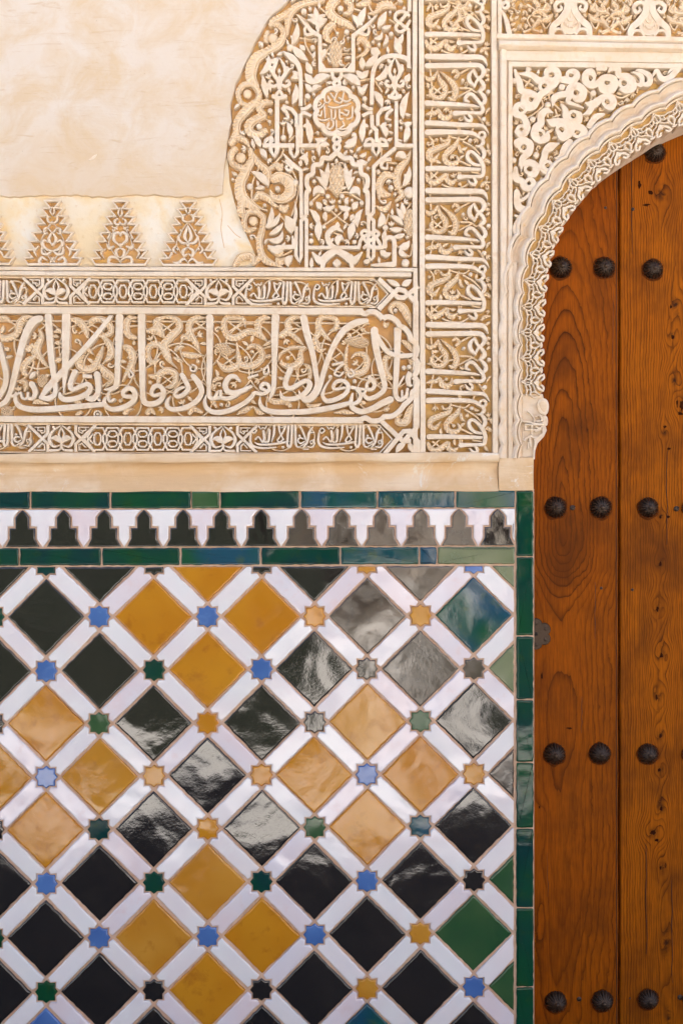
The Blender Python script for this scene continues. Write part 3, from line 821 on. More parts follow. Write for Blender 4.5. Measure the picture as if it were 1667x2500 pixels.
door = thing('door', 'warm brown plank door with rows of fluted iron studs under the carved arch', 'door', P(1560, 2895, DD))
def plank(x0, x1, mat, d=DD, name='plank'):
    q = []; ys = list(range(150, 2891, 60))
    xa = [x0 + random.uniform(-0.8, 0.8) for _ in ys]; xb = [x1 + random.uniform(-0.8, 0.8) for _ in ys]
    q = [(a, y) for a, y in zip(xa, ys)] + [(b, y) for b, y in zip(xb[::-1], ys[::-1])]
    return solid(q, [(0, d - 0.003), (1.6, d - 0.0006), (3.0, d)], name, mat, d - 0.05)
plankL = plank(1240, 1508.5, 'wood_left'); plankR = plank(1513.5, 1738, 'wood_right', DD - 0.0012)
plank(1743, 1960, 'wood_left', DD - 0.0005); plank(1965, 2200, 'wood_right', DD - 0.001); plank(2205, 2440, 'wood_left')
S([(1505, 150), (1503, 1200), (1505, 2890)], 1.6, name='groove', top=DD + 0.0002, mat='hole', base=DD - 0.004, dome=0).parent = plankL
BAR(1230, 150, 2445, 2890, DD - 0.0515, 'backing_board', 'dark_wood', DD - 0.08)
def stud(px, py, r=26.5):
    N, V, F = 96, [], []
    prof = [(1.0, -0.001), (1.0, 0.0025), (0.96, 0.006), (0.86, 0.0115), (0.70, 0.0165), (0.50, 0.020), (0.32, 0.0218), (0.22, 0.0222), (0.205, 0.0250), (0.14, 0.0268)]
    a0 = random.uniform(0, 1)
    for f, h in prof:
        for i in range(N):
            a = 2*math.pi*i/N
            g = abs(math.sin(a*9 + a0)) ** 0.7
            amp = 0.0 if f < 0.25 else min(1.0, (f - 0.2) * 1.6)
            rr = r * f * (1 - 0.12 * (1 - g) * amp)
            V.append(P(px + rr*math.cos(a), py + rr*math.sin(a), DD + h - 0.0048*(1 - g)*amp, DD))
    V.append(P(px, py, DD + 0.0275, DD))
    ps = []
    for k in range(16):
        t = 2*math.pi*k/16; ps.append((px + r*random.uniform(1.0, 1.16)*math.cos(t), py + 2 + r*random.uniform(1.0, 1.2)*math.sin(t)))
    POLY(ps, 'stud_stain', top=DD + 0.0007, mat='rust_stain', base=DD - 0.003, bev=0.5)
    for k in range(len(prof) - 1):
        for i in range(N): F.append((k*N + i, k*N + (i+1) % N, (k+1)*N + (i+1) % N, (k+1)*N + i))
    k = len(prof) - 1
    for i in range(N): F.append((k*N + i, k*N + (i+1) % N, (k+1)*N))
    return mesh('stud', V, F, 'iron', ang=65)
for x, y in [(1597.5, 372), (1368, 653), (1474, 653), (1592.5, 657.5), (1355.5, 1238.7), (1465, 1238.7), (1581, 1239), (1689, 1240), (1352.5, 1840.5), (1463, 1839), (1580, 1840),
             (1355.5, 2445), (1469.5, 2443), (1581, 2439), (1700, 657), (1705, 372), (1690, 1840), (1692, 2440), (1800, 655), (1800, 1240), (1800, 1840), (1800, 2440)]:
    stud(x, y, 26.5 if x < 1560 else 25.0)
def screw(x, y, r, slot=True):
    o = DOT(x, y, r, 'screw', DD + 0.0015, 'iron', DD - 0.004)
    if slot: S([(x - r*0.8, y + r*0.45), (x + r*0.8, y - r*0.45)], r*0.28, name='screw_slot', top=DD + 0.0022, mat='hole', base=DD, dome=0).parent = o
for a in [(1397, 1239.5, 7.5), (1651, 1242, 7), (1413, 2440, 6.5, False), (1660, 2436, 7, False), (1467, 1436, 4, False), (1543, 1440, 3.6, False), (1477, 507, 4, False), (1544, 510, 4.6, False), (1537, 2438, 2.2, False)]:
    screw(*a)
for (x, y, a, b) in [(1611, 1377, 5, 9), (1604, 1486, 5, 10), (1614, 1600, 6, 10), (1602, 1702, 5, 12), (1612, 1797, 5, 9), (1609, 1880, 6, 8), (1613, 1975, 5, 9), (1594, 2034, 11, 9), (1603, 2052, 8, 5), (1612, 1262, 4, 6), (1630, 1262, 7, 5), (1641, 822, 6, 9), (1637, 748, 4, 8), (1652, 985, 4, 14), (1663, 990, 7, 20), (1660, 1010, 12, 6), (1622, 1042, 6, 6), (1632, 1095, 8, 4), (1612, 2120, 4, 6), (1588, 470, 12, 9), (1560, 450, 6, 14), (1576, 500, 14, 5), (1398, 1755, 7, 5), (1390, 1778, 12, 4), (1318, 1700, 6, 16), (1322, 1650, 4, 14), (1325, 2195, 7, 14), (1316, 1970, 4, 6)]:
    ps = []
    for k in range(11):
        t = 2*math.pi*k/11; rr = random.uniform(0.4, 0.85)
        ps.append((x + a*rr*math.cos(t), y + b*rr*math.sin(t)))
    POLY(ps, 'knot', top=DD + 0.0002, mat='knot', base=DD - 0.004, bev=0.6, step=2.0).parent = plankL if x < 1511 else plankR
for (x, y0, y1) in [(1541, 300, 620), (1627, 1100, 1330), (1577, 2060, 2330), (1419, 1700, 1790), (1452, 1420, 1560), (1336, 2080, 2190), (1640, 2150, 2400), (1496, 700, 905)]:
    n = 7; S([(x + random.uniform(-1.6, 1.6), y0 + (y1-y0)*i/n) for i in range(n + 1)], [0.3, 1.2, 1.0, 1.5, 0.9, 1.3, 0.8, 0.3], name='crack', top=DD + 0.0003, mat='hole', base=DD - 0.003, dome=0, cap='bb').parent = plankL if x < 1511 else plankR
# six-lobed hinge plate half behind the tile edge
q = []
for k in range(72):
    a = 2*math.pi*k/72
    q.append((1308 + (30 + 8.5*abs(math.cos(3*a)) ** 0.7)*math.sin(a), 1548 - (30 + 8.5*abs(math.cos(3*a)) ** 0.7)*math.cos(a)))
pl = solid(q, [(0, DD + 0.003), (1.5, DD + 0.005)], 'rosette_plate', 'iron', DD - 0.003)
for k in range(6):
    a = math.pi*k/3
    DOT(1308 + 26*math.sin(a), 1548 - 26*math.cos(a), 6.0, 'plate_rivet', DD + 0.0056, 'iron', DD).parent = pl
DOT(1308, 1548, 6.5, 'plate_hole', DD + 0.0054, 'hole', DD).parent = pl
# ---------------------------------------------------------------- horizontal inscription band
def px(): ST.update(crop=Crop(0, 0, 1.0), mir=None, dx=0.0, dy=0.0, rot=None)
cA, cB, cC = Crop(0, 640, 3.733), Crop(380, 640, 4.356), Crop(700, 640, 4.356)
def use(c, dx=0.0, dy=0.0, mir=None): ST.update(crop=c, mir=mir, dx=dx, dy=dy, rot=None)

band = thing('inscription_band', 'carved stucco band of large cursive letters between two narrow inscription friezes', 'stucco band', P(500, 1106, -0.016))
px()
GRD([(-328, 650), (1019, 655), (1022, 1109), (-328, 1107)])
def tb(y): return y
for (y0, y1, d, mt) in [(651, 660, 0.0000, 'stucco'), (662, 672.5, 0.0012, 'stucco'), (674.5, 679, -0.006, 'stucco_leaf'), (743.5, 747.5, -0.006, 'stucco_leaf'), (748.8, 765.3, 0.0012, 'stucco'),
                         (1015.2, 1030.8, 0.0012, 'stucco'), (1032, 1037.5, -0.006, 'stucco_leaf'), (1102.5, 1106.5, -0.006, 'stucco_leaf')]:
    xe = {651: 1019, 662: 1004, 674.5: 915, 743.5: 915, 748.8: 886, 1015.2: 886, 1032: 921, 1102.5: 932}[y0]
    q = [(-328, y0 - 1.5), (xe, y0 + 3.0), (xe, y1 + 3.0), (-328, y1 - 1.5)]
    solid(rough_edge(q, 45, 0.5), [(0, d - 0.0012), (1.2, d)], 'frame_strip', mt, GROUND - 0.001)
# big letters ---------------------------------------------------------------
def big_letters():
    use(cA, ST['dx'])
    L = 'letter_stroke'
    S([(-10,740),(25,880),(55,1020),(45,1130),(-10,1230)], [40,45,50,50,45])
    S([(365,512),(310,535),(262,600),(212,720),(165,900),(122,1080),(92,1190),(50,1270),(-10,1310)], [62,75,70,62,58,52,45,48,40])
    S([(440,492),(448,620),(465,850),(490,1030),(505,1140)], [62,62,55,50,45])
    S([(505,1120),(500,1200),(440,1242),(375,1232)], [40,45,50,40])
    S([(370,1235),(450,1130),(560,1010),(640,925),(820,730),(1005,500)], [30,62,60,50,48,38])
    S([(915,508),(950,535),(995,520),(1030,480)], [6,25,25,5])
    S([(605,488),(600,700),(595,950),(580,1190)], [78,72,58,10])
    S([(685,1000),(655,1060),(640,1130),(665,1160),(740,1130),(800,1110),(825,1150),(790,1200),(700,1240),(600,1252),(555,1230),(545,1190)], [50,45,45,40,40,40,45,52,50,50,45,15])
    S([(755,1035),(840,1042)], 32, cap='bb', name='vowel_mark')
    S([(885,1022),(895,1120),(890,1200),(850,1243),(800,1238),(795,1190)], [58,50,50,55,45,20])
    DOT(903, 1255, 15, 'letter_dot', 0.0)
    S([(145,1190),(142,1260),(190,1318),(330,1343),(560,1330),(760,1310),(940,1295)], [20,35,50,55,55,50,45])
    S([(80,1222),(130,1216),(180,1190)], [25,26,20]); S([(190,1190),(205,1240),(248,1240),(255,1190)], 22)
    S([(255,1238),(300,1240),(322,1180),(290,1110)], [30,35,45,52]); LEAF(322,998,268,1062,44, name='vowel_mark', top=0.0)
    S([(1090,498),(1085,680),(1072,900),(1065,1100),(1030,1150),(955,1160)], [68,65,48,50,45,15])
    S([(960,1240),(952,1290),(1010,1338),(1110,1328),(1200,1280),(1233,1220),(1210,1160),(1160,1150),(1122,1188),(1132,1220),(1200,1225)], [30,40,45,50,48,48,48,42,38,36,38])
    S([(1190,990),(1215,1030),(1180,1050),(1180,1015)], 16, name='vowel_mark')
    S([(1012,1162),(985,1210),(1000,1268),(1040,1250)], 25)
    S([(1290,488),(1290,700),(1295,950),(1300,1180),(1320,1278),(1400,1290),(1470,1250),(1490,1180),(1460,1132),(1410,1130),(1382,1180),(1400,1215),(1470,1200)], [68,65,55,48,50,52,48,45,42,40,36,34,36])
    use(cB, ST['dx'])
    S([(280,1200),(335,1300),(345,1350),(290,1410),(225,1430),(205,1390),(250,1345),(300,1330)], [50,50,50,48,42,34,34,28])
    S([(400,1212),(460,1290),(490,1380),(440,1470),(330,1540),(200,1565),(130,1540),(120,1480),(160,1425)], [55,65,55,55,55,50,45,38,10])
    S([(390,1090),(430,1110),(415,1155),(375,1150),(370,1115)], 20, name='vowel_mark')
    S([(575,590),(575,800),(572,1100),(565,1350),(570,1430),(620,1450),(650,1400),(670,1365)], [80,70,60,45,45,42,34,15])
    S([(890,1260),(840,1215),(780,1225),(738,1300),(762,1370),(840,1390),(930,1362),(1012,1320)], [30,48,52,58,58,58,50,35])
    S([(625,1450),(690,1440),(760,1450),(840,1422),(900,1375)], [40,40,45,45,45]); S([(692,1370),(690,1440)], 30)
    S([(535,1420),(522,1500),(562,1570),(660,1598),(800,1570),(940,1500),(1020,1430),(1052,1390),(1130,1400),(1200,1370),(1200,1310),(1150,1290),(1118,1335),(1180,1365)], [20,40,50,55,55,50,45,42,40,38,38,42,40,30])
    DOT(697, 1513, 20, 'letter_dot', 0.0)
    S([(1190,1100),(1200,1170),(1155,1190),(1155,1140),(1185,1110)], 22, name='vowel_mark'); S([(980,1232),(1090,1195)], 25, cap='bb', name='vowel_mark')
    S([(1275,580),(1265,800),(1262,1100),(1250,1350),(1195,1480)], [85,75,55,50,6])
    S([(1110,1430),(1112,1510),(1170,1570),(1300,1595),(1480,1592),(1600,1588),(1800,1560),(1960,1525),(2080,1490)], [10,40,55,58,60,60,60,55,40])
    S([(1430,1140),(1385,1250),(1385,1320),(1440,1340),(1530,1290),(1600,1260),(1640,1300),(1600,1380),(1530,1430),(1440,1455),(1350,1440),(1325,1370)], [60,55,55,50,48,50,60,60,55,50,45,10])
    use(cC, ST['dx'])
    S([(180,592),(215,760),(270,950),(305,1150),(320,1300),(270,1400),(210,1440),(150,1420),(130,1370)], [78,75,62,55,48,40,30,25,15])
    S([(845,622),(740,642),(620,712),(530,830),(450,1000),(390,1180),(340,1350),(270,1450),(190,1470),(130,1390)], [52,75,70,62,58,56,55,50,45,15])
    S([(475,1225),(405,1330),(382,1420),(430,1475),(540,1450),(630,1390),(650,1310),(600,1262),(530,1270),(490,1325),(520,1350),(610,1335)], [12,25,40,50,50,48,48,44,40,36,32,28])
    DOT(462, 1217, 22, 'letter_dot', 0.0); S([(480,1090),(600,1066)], 28, cap='bb', name='vowel_mark')
    S([(600,1080),(530,1140),(510,1190),(560,1210),(600,1170)], [25,25,25,22,20], name='vowel_mark')
    S([(685,1140),(715,1190),(675,1220),(650,1190)], 22, name='vowel_mark'); DOT(720, 1263, 22, 'letter_dot', 0.0)
    S([(930,725),(945,880),(985,1080),(1030,1250),(1035,1350),(960,1420),(870,1450),(820,1412),(835,1370)], [78,75,65,58,55,50,48,40,25])
    S([(950,770),(1000,860),(1070,950),(1160,990),(1260,995),(1345,985)], [50,55,50,50,50,45], cap='rb')
    S([(880,1230),(930,1290),(915,1345),(860,1350),(850,1300),(880,1262)], [46,44,40,38,34,30]); S([(690,1330),(760,1345),(850,1355)], [35,32,30])
    S([(700,1400),(682,1480),(702,1550),(790,1588),(900,1560),(1010,1500),(1100,1462)], [25,45,55,60,62,68,75])
    S([(745,1350),(785,1410),(760,1480),(700,1510)], [40,45,45,35])
    S([(1180,695),(1175,900),(1165,1150),(1155,1380),(1180,1450),(1230,1460),(1280,1400)], [80,70,60,50,50,40,30], cap='br')
    S([(1225,1370),(1225,1440)], 24); S([(1282,1350),(1272,1440)], 32)
    S([(1318,1175),(1290,1230),(1300,1300),(1330,1310)], [70,60,50,20], cap='br'); S([(1245,1215),(1190,1310)], 22, name='vowel_mark')
    DOT(1243, 1122, 25, 'letter_dot', 0.0); DOT(1298, 1113, 25, 'letter_dot', 0.0)
px(); big_letters()
use(cA, 0)
ST['dx'] = 0
def big_ribs(dx=0.0):
    use(cA, dx)
    for p, w in [
        ([(0,680),(60,692),(150,650),(180,560),(220,505),(300,492)], [60,60,60,70,50,20]), ([(350,600),(378,680),(330,800),(390,900),(450,965)], [10,50,70,40,10]),
        ([(330,850),(250,900),(212,960),(222,1010),(260,1030)], [30,60,60,45,10]), ([(640,510),(720,542),(770,600),(800,690)], [30,70,60,20]),
        ([(800,560),(850,525),(930,522),(1000,580),(1008,640),(940,670),(890,670)], [20,50,60,65,50,40,10]), ([(930,670),(990,740),(1020,830),(960,910)], [30,60,60,15]),
        ([(940,760),(900,870),(850,958),(780,975),(718,930),(735,845),(790,795),(850,840)], [15,50,70,70,65,65,45,10]), ([(900,930),(960,1000),(1030,1060),(960,1140)], [30,70,60,10]),
        ([(1120,760),(1180,790),(1210,870),(1190,950),(1110,1090)], [30,60,70,60,10]), ([(1250,505),(1180,515),(1145,580),(1170,660),(1250,690)], [20,60,70,60,30]),
        ([(1330,630),(1420,622),(1480,680)], [30,70,20]), ([(1500,505),(1430,535),(1432,600),(1500,690)], [20,60,60,20]),
        ([(1560,900),(1500,790),(1420,745),(1355,775),(1345,860),(1390,915),(1460,880)], [20,60,60,50,55,45,10]), ([(1350,1030),(1420,1040),(1480,1000),(1560,985)], [20,50,60,40]),
        ([(490,640),(530,622),(565,640)], [15,45,20]), ([(495,740),(530,732),(560,742)], [15,40,20]), ([(500,900),(530,890),(560,870)], [20,50,30]),
        ([(170,1100),(215,1085),(235,1130),(220,1180)], [15,50,50,10]), ([(300,1290),(340,1270),(440,1290)], [15,45,15]), ([(680,1275),(740,1275)], [40,30]), ([(690,1395),(745,1360)], [30,40]),
        ([(1130,1390),(1160,1345),(1215,1335)], [50,40,10]), ([(1335,1390),(1370,1345),(1410,1390)], [50,50,15]), ([(230,800),(260,790),(300,740)], [40,50,20]), ([(-20,510),(50,505),(100,555)], [30,44,10]), ([(40,790),(85,790)], [50,30])]: RIB(p, w)
    PINE(385, 1080, 48, 62, 10); PINE(60, 1365, 60, 50, 70); RING(890, 1385, 30, 14, top=-0.004); DOT(890, 1385, 14, top=-0.004)
    use(cB, dx)
    for p, w in [
        ([(-20,610),(40,680),(95,790)], [60,60,10]), ([(20,590),(150,582),(230,620),(250,700),(170,780),(90,880),(110,1000),(230,1130)], [20,40,70,70,80,80,50,8]), ([(0,860),(60,900)], 40),
        ([(535,592),(430,592),(362,650),(362,740),(420,850),(470,940)], [15,60,70,70,60,10]), ([(270,820),(310,790),(380,830)], [40,60,30]),
        ([(300,890),(230,912),(205,950)], [15,50,20]), ([(190,1010),(250,1040),(290,1050)], [20,45,15]), ([(280,970),(380,990),(520,990)], [50,65,8]),
        ([(20,1330),(42,1200),(120,1152),(200,1180),(210,1260),(160,1320),(100,1330)], [15,60,75,70,60,50,15]),
        ([(950,690),(930,605),(850,585),(755,595),(725,680),(765,780),(850,800),(980,740),(1090,760),(1190,840)], [10,50,60,60,65,70,70,70,70,15]),
        ([(1225,592),(1150,592),(1092,640),(1092,720),(1130,770)], [20,60,75,70,20]), ([(1140,890),(1230,840)], [15,50]),
        ([(955,930),(1030,885),(1110,920),(1130,1010),(1050,1090),(950,1100),(890,1050),(860,850)], [10,45,60,75,75,70,60,15]), ([(900,1060),(850,1110),(740,1130),(640,1040)], [50,80,70,15]),
        ([(1160,1010),(1230,990)], 40), ([(1310,790),(1410,720),(1405,640),(1470,585),(1560,585)], [60,80,70,60,20]), ([(1410,740),(1500,810),(1570,880)], [60,50,15]),
        ([(1600,900),(1545,950),(1530,1060),(1440,1110),(1345,1080),(1340,1030)], [15,50,80,70,50,10]), ([(1600,905),(1440,910),(1330,975),(1300,1060)], [30,40,30,8]), ([(600,1280),(650,1240),(720,1232)], [20,45,20]), ([(600,1290),(625,1350)], [40,50]),
        ([(590,1450),(650,1550)], [60,20]), ([(350,1620),(400,1560),(500,1600)], [40,60,30]), ([(860,1620),(950,1570),(1040,1530)], [15,60,15]), ([(1040,1530),(1100,1590),(1160,1615)], [15,60,10]),
        ([(1170,1430),(1260,1480),(1380,1480),(1440,1540)], [20,60,65,40])]: RIB(p, w)
    PINE(720, 920, 60, 100, 115)
    use(cC, dx)
    for p, w in [
        ([(450,730),(520,700),(530,625),(470,585),(370,585),(335,650),(340,740),(300,800)], [10,55,60,50,60,70,70,60]), ([(350,700),(410,780),(475,840)], [60,45,10]), ([(300,790),(310,880),(350,935),(420,920)], [60,65,50,10]),
        ([(180,1080),(240,1120),(250,1200),(230,1260)], [20,45,50,30]), ([(200,1500),(280,1540),(370,1500)], [20,60,15]),
        ([(680,1020),(740,975),(820,985),(855,1060),(820,1150),(740,1185),(660,1165),(622,1080),(640,900)], [10,40,60,70,70,70,60,50,30]),
        ([(1130,1000),(1052,1020),(1042,1120),(1080,1210),(1130,1240)], [30,60,70,60,30]), ([(1220,830),(1290,880),(1340,960)], [30,60,20]), ([(1310,1030),(1350,1100),(1340,1190)], [30,60,15]),
        ([(1130,555),(1100,490),(1155,440),(1230,480),(1280,560),(1320,690)], [20,50,60,90,80,10]), ([(1340,1500),(1300,1600),(1265,1690),(1190,1700),(1180,1640),(1230,1620)], [30,80,90,70,50,15]),
        ([(500,1600),(620,1592),(720,1610)], [15,50,15]), ([(780,1490),(840,1495)], 40), ([(1030,1570),(1090,1550)], 50), ([(780,690),(810,720),(830,700)], [15,40,15]), ([(1030,640),(1055,670),(1085,640)], [30,50,20])]: RIB(p, w)
    PINE(745, 842, 58, 135, 98)
    DOT(1155, 510, 22, top=-0.004)
    px(); ST['dx'] = dx
    for x, y, r in [(30, 880, 52), (95, 840, 60), (150, 905, 58), (205, 850, 60), (265, 900, 62), (330, 850, 55), (385, 905, 60), (440, 900, 62), (490, 850, 50), (555, 900, 62), (610, 850, 60), (668, 905, 60), (725, 860, 58), (785, 900, 62), (840, 855, 55), (900, 870, 58), (955, 900, 48), (915, 960, 45), (470, 975, 48), (300, 985, 45), (180, 980, 45), (690, 985, 40)]:
        LOOP(x, y, r)
    for (x, y) in [(112, 795), (212, 800), (268, 930), (408, 800), (490, 795), (575, 798), (655, 912), (735, 800), (410, 927), (812, 875), (880, 800), (40, 795), (330, 860), (920, 940), (560, 880)]:
        STEM([(x - 18, y - 13), (x + 18, y + 13)], 3.6); STEM([(x - 18, y + 13), (x + 18, y - 13)], 3.6)
    STEM([(-20, 783), (300, 784), (600, 786), (900, 790)], 3.6)
big_ribs()
BOX['x1'] = -4.0; big_ribs(-745.0); BOX['x1'] = 1e9; px()
px(); FILL([(-12, 768), (885, 771), (960, 820), (985, 890), (960, 980), (885, 1012), (-12, 1012)], 6.5, 9, 45, -0.008, 'stucco_leaf')
# scalloped inner frame and interlaced corners --------------------------------
use(cC)
F_ = 'frame_strand'
for p in ([(790,528),(832,548),(870,528),(930,528),(985,560),(1020,600)], [(1020,600),(1060,580),(1120,590),(1180,640),(1200,690)], [(1195,680),(1250,700),(1300,760),(1318,835)], [(1315,825),(1362,860),(1385,930),(1360,1010)],
          [(1345,1005),(1385,1060),(1388,1150),(1352,1215)], [(1345,1215),(1385,1260),(1378,1340),(1330,1385)], [(1335,1375),(1318,1450),(1250,1515)], [(1255,1505),(1200,1580),(1120,1635),(1040,1640)], [(1045,1632),(990,1680),(900,1688),(840,1655),(790,1672)]):
    S(p, 56, name=F_, top=0.0015, cap='bb')
BAR(1352, 470, 1402, 1010, 0.0004); BAR(1362, 1340, 1410, 1760, 0.0004)
for p in ([(975,175),(1185,375),(1245,375),(1398,255)], [(975,500),(1180,285),(1245,300),(1378,430),(1378,480)]): S(p, 50, name=F_, straight=True, cap='bb', top=0.0004)
for p in ([(1010,1695),(1225,1895),(1320,1905)], [(1040,2040),(1240,1800),(1305,1795),(1392,1905),(1392,2050)], [(1385,1750),(1310,1830),(1240,1905)]): S(p, 50, name=F_, straight=True, cap='bb', top=0.0004)
LEAF(1200,250,1060,185,60); LEAF(1225,245,1330,185,70); LEAF(1260,1920,1160,2035,70, 0.1); LEAF(1300,1920,1340,2030,60)
px()
BAR(1008, 655, 1019.5, 1108, 0.0006); ST['crop'] = Crop(0, 0, 1.0)
q = [(1009, -118), (1019, -118), (1025.5, 1109), (1019.5, 1109)]
# narrow friezes ----------------------------------------------------------------
def small_text(dx, dy):
    use(cC, dx, dy); n = 'letter_stroke'; t = dict(top=-0.002, step=2.2)
    for p, w in [([(300,262),(320,236),(350,260),(322,290),(296,270)], 16), ([(292,290),(285,380),(320,430),(420,450),(560,440)], [20,26,26,22,12]), ([(335,390),(380,410),(500,410),(640,390),(690,380)], [10,22,24,22,18]),
                 ([(340,355),(370,330),(395,360),(415,385),(432,350),(425,270)], [18,18,18,20,24,28]), ([(430,380),(455,386),(482,370),(487,260)], [20,20,24,30]), ([(375,215),(395,245),(420,230),(440,245),(455,215)], 14),
                 ([(540,212),(535,300),(510,385)], [28,24,8]), ([(588,220),(602,290),(640,360)], [22,18,16]), ([(662,220),(620,300),(575,365),(600,386),(630,360)], [22,18,18,18,16]), ([(692,215),(686,300),(680,400),(700,430)], [28,26,22,18]),
                 ([(730,215),(725,320),(715,420),(690,440),(670,400)], [30,26,24,22,12]), ([(762,215),(766,320),(772,420),(800,440)], [28,24,22,16]), ([(850,350),(810,340),(790,370),(820,400),(860,380)], [16,18,20,18,14]),
                 ([(812,215),(850,290),(885,390)], [26,22,14]), ([(948,225),(910,290),(890,390),(850,440)], [10,28,20,14]), ([(958,360),(968,400),(940,440),(890,430)], [20,18,16,10]), ([(800,440),(870,400)], [10,16]), ([(850,462),(905,460)], 12), ([(918,286),(965,284)], 14), ([(590,215),(620,235),(650,212)], 10)]:
        S(p, w, name=n, **t)
    DOT(807, 318, 14, 'letter_dot', -0.002); DOT(632, 440, 16, 'letter_dot', -0.002); RING(938, 385, 16, 12, name='letter_loop', top=-0.002)
    LOOP(600, 330, 150); LOOP(850, 330, 120)
def flower(dx, dy):
    for mir in (None, 512):
        use(cA, dx, dy, mir); t = dict(name='petal', top=-0.003)
        S([(512,162),(488,222),(510,268)], [10,14,10], **t); S([(506,272),(470,268),(444,240)], [26,32,6], **t); LEAF(506,300,412,266,58,0.25, name='petal', top=-0.003)
        S([(500,148),(425,205),(402,275),(440,335),(500,322)], [12,20,32,22,8], **t); S([(506,300),(507,340),(490,366),(415,372)], [10,14,20,26], **t); LEAF(430,150,455,175,26, name='petal', top=-0.003)
def crossing(dx, dy, mir=None):
    use(cA, dx, dy, mir); t = dict(name='strap', straight=True, cap='bb', top=-0.002)
    S([(210,140),(390,312),(390,384)], 26, **t); S([(215,384),(390,215),(390,140)], 26, **t)
    for p in ([(270,160),(362,160),(362,200),(335,215),(318,185)], [(300,165),(300,190),(345,190)], [(262,368),(360,368),(360,320),(335,305),(300,345)]): S(p, 11, **t)
def knots(x0, x1, y0, y1):
    """interlaced chain of octagons between two pointed ends"""
    px(); t = dict(name='knot_strand', straight=True, cap='bb', top=-0.002, step=3)
    ym = (y0 + y1)/2; h = (y1 - y0)/2 - 4.5; L = 36.8; n = 7
    a = (x0 + x1)/2 - L*(n - 1)/2; w = 4.4
    for k in range(n):
        c = a + L*k
        S([(c - 23, ym - 6), (c - 13, ym - h), (c + 13, ym - h), (c + 23, ym - 6), (c + 23, ym + 6), (c + 13, ym + h), (c - 13, ym + h), (c - 23, ym + 6), (c - 23, ym - 6)], w, **t)
        for sy, f, e in (((-12, 10.5, 7.0), (12, 10.5, 7.0)) if k % 2 else ((0, 8.5, 14.5),)):
            S([(c - f, ym + sy - e*.4), (c - f*.5, ym + sy - e), (c + f*.5, ym + sy - e), (c + f, ym + sy - e*.4), (c + f, ym + sy + e*.4), (c + f*.5, ym + sy + e), (c - f*.5, ym + sy + e), (c - f, ym + sy + e*.4), (c - f, ym + sy - e*.4)], 3.8, **t)
    for s, e in ((1, x0), (-1, x1)):
        S([(e + s*32, y0 + 4.5), (e + s*22, y0 + 4.5), (e, ym), (e + s*22, y1 - 4.5), (e + s*32, y1 - 4.5)], w, **t)
        S([(e + s*22, ym - 12), (e + s*11, ym), (e + s*22, ym + 12)], 3.8, **t)
U0, L0 = (0, 0), (11.5, 350.6)
for (dx, dy), fx, kx in ((U0, (137, 534), (193, 481)), (L0, (150, 544.5), (206, 491))):
    ty = dy - 0.5
    for s in (0, -166): small_text(dx + s, dy)
    for s in (-858, -1024): small_text(dx + s, dy - 3)
    for f, tt in zip(fx, (0.0, 1.6)):
        flower(f - 137.2, (dy*1.0 + (9 if dy else 0)*0 + tt) + (0 if dy == 0 else 9.6 - 0))
        crossing(f - 137.2, dy + tt + (9.6 if dy else 0)); crossing(f - 137.2, dy + tt + (9.6 if dy else 0), 517)
    y0 = 679.5 if dy == 0 else 1040
    knots(kx[0], kx[1], y0, y0 + 62.5)
# pointed end of each frieze
use(cC)
for y0, y1, xe, xt in ((190, 480, 940, 1075), (1735, 2030, 985, 1122)):
    S([(xe - 60, y0), (xe, y0), (xt, (y0+y1)/2), (xe, y1), (xe - 60, y1)], 14, name='frame_strand', straight=True, cap='bb', top=-0.004)

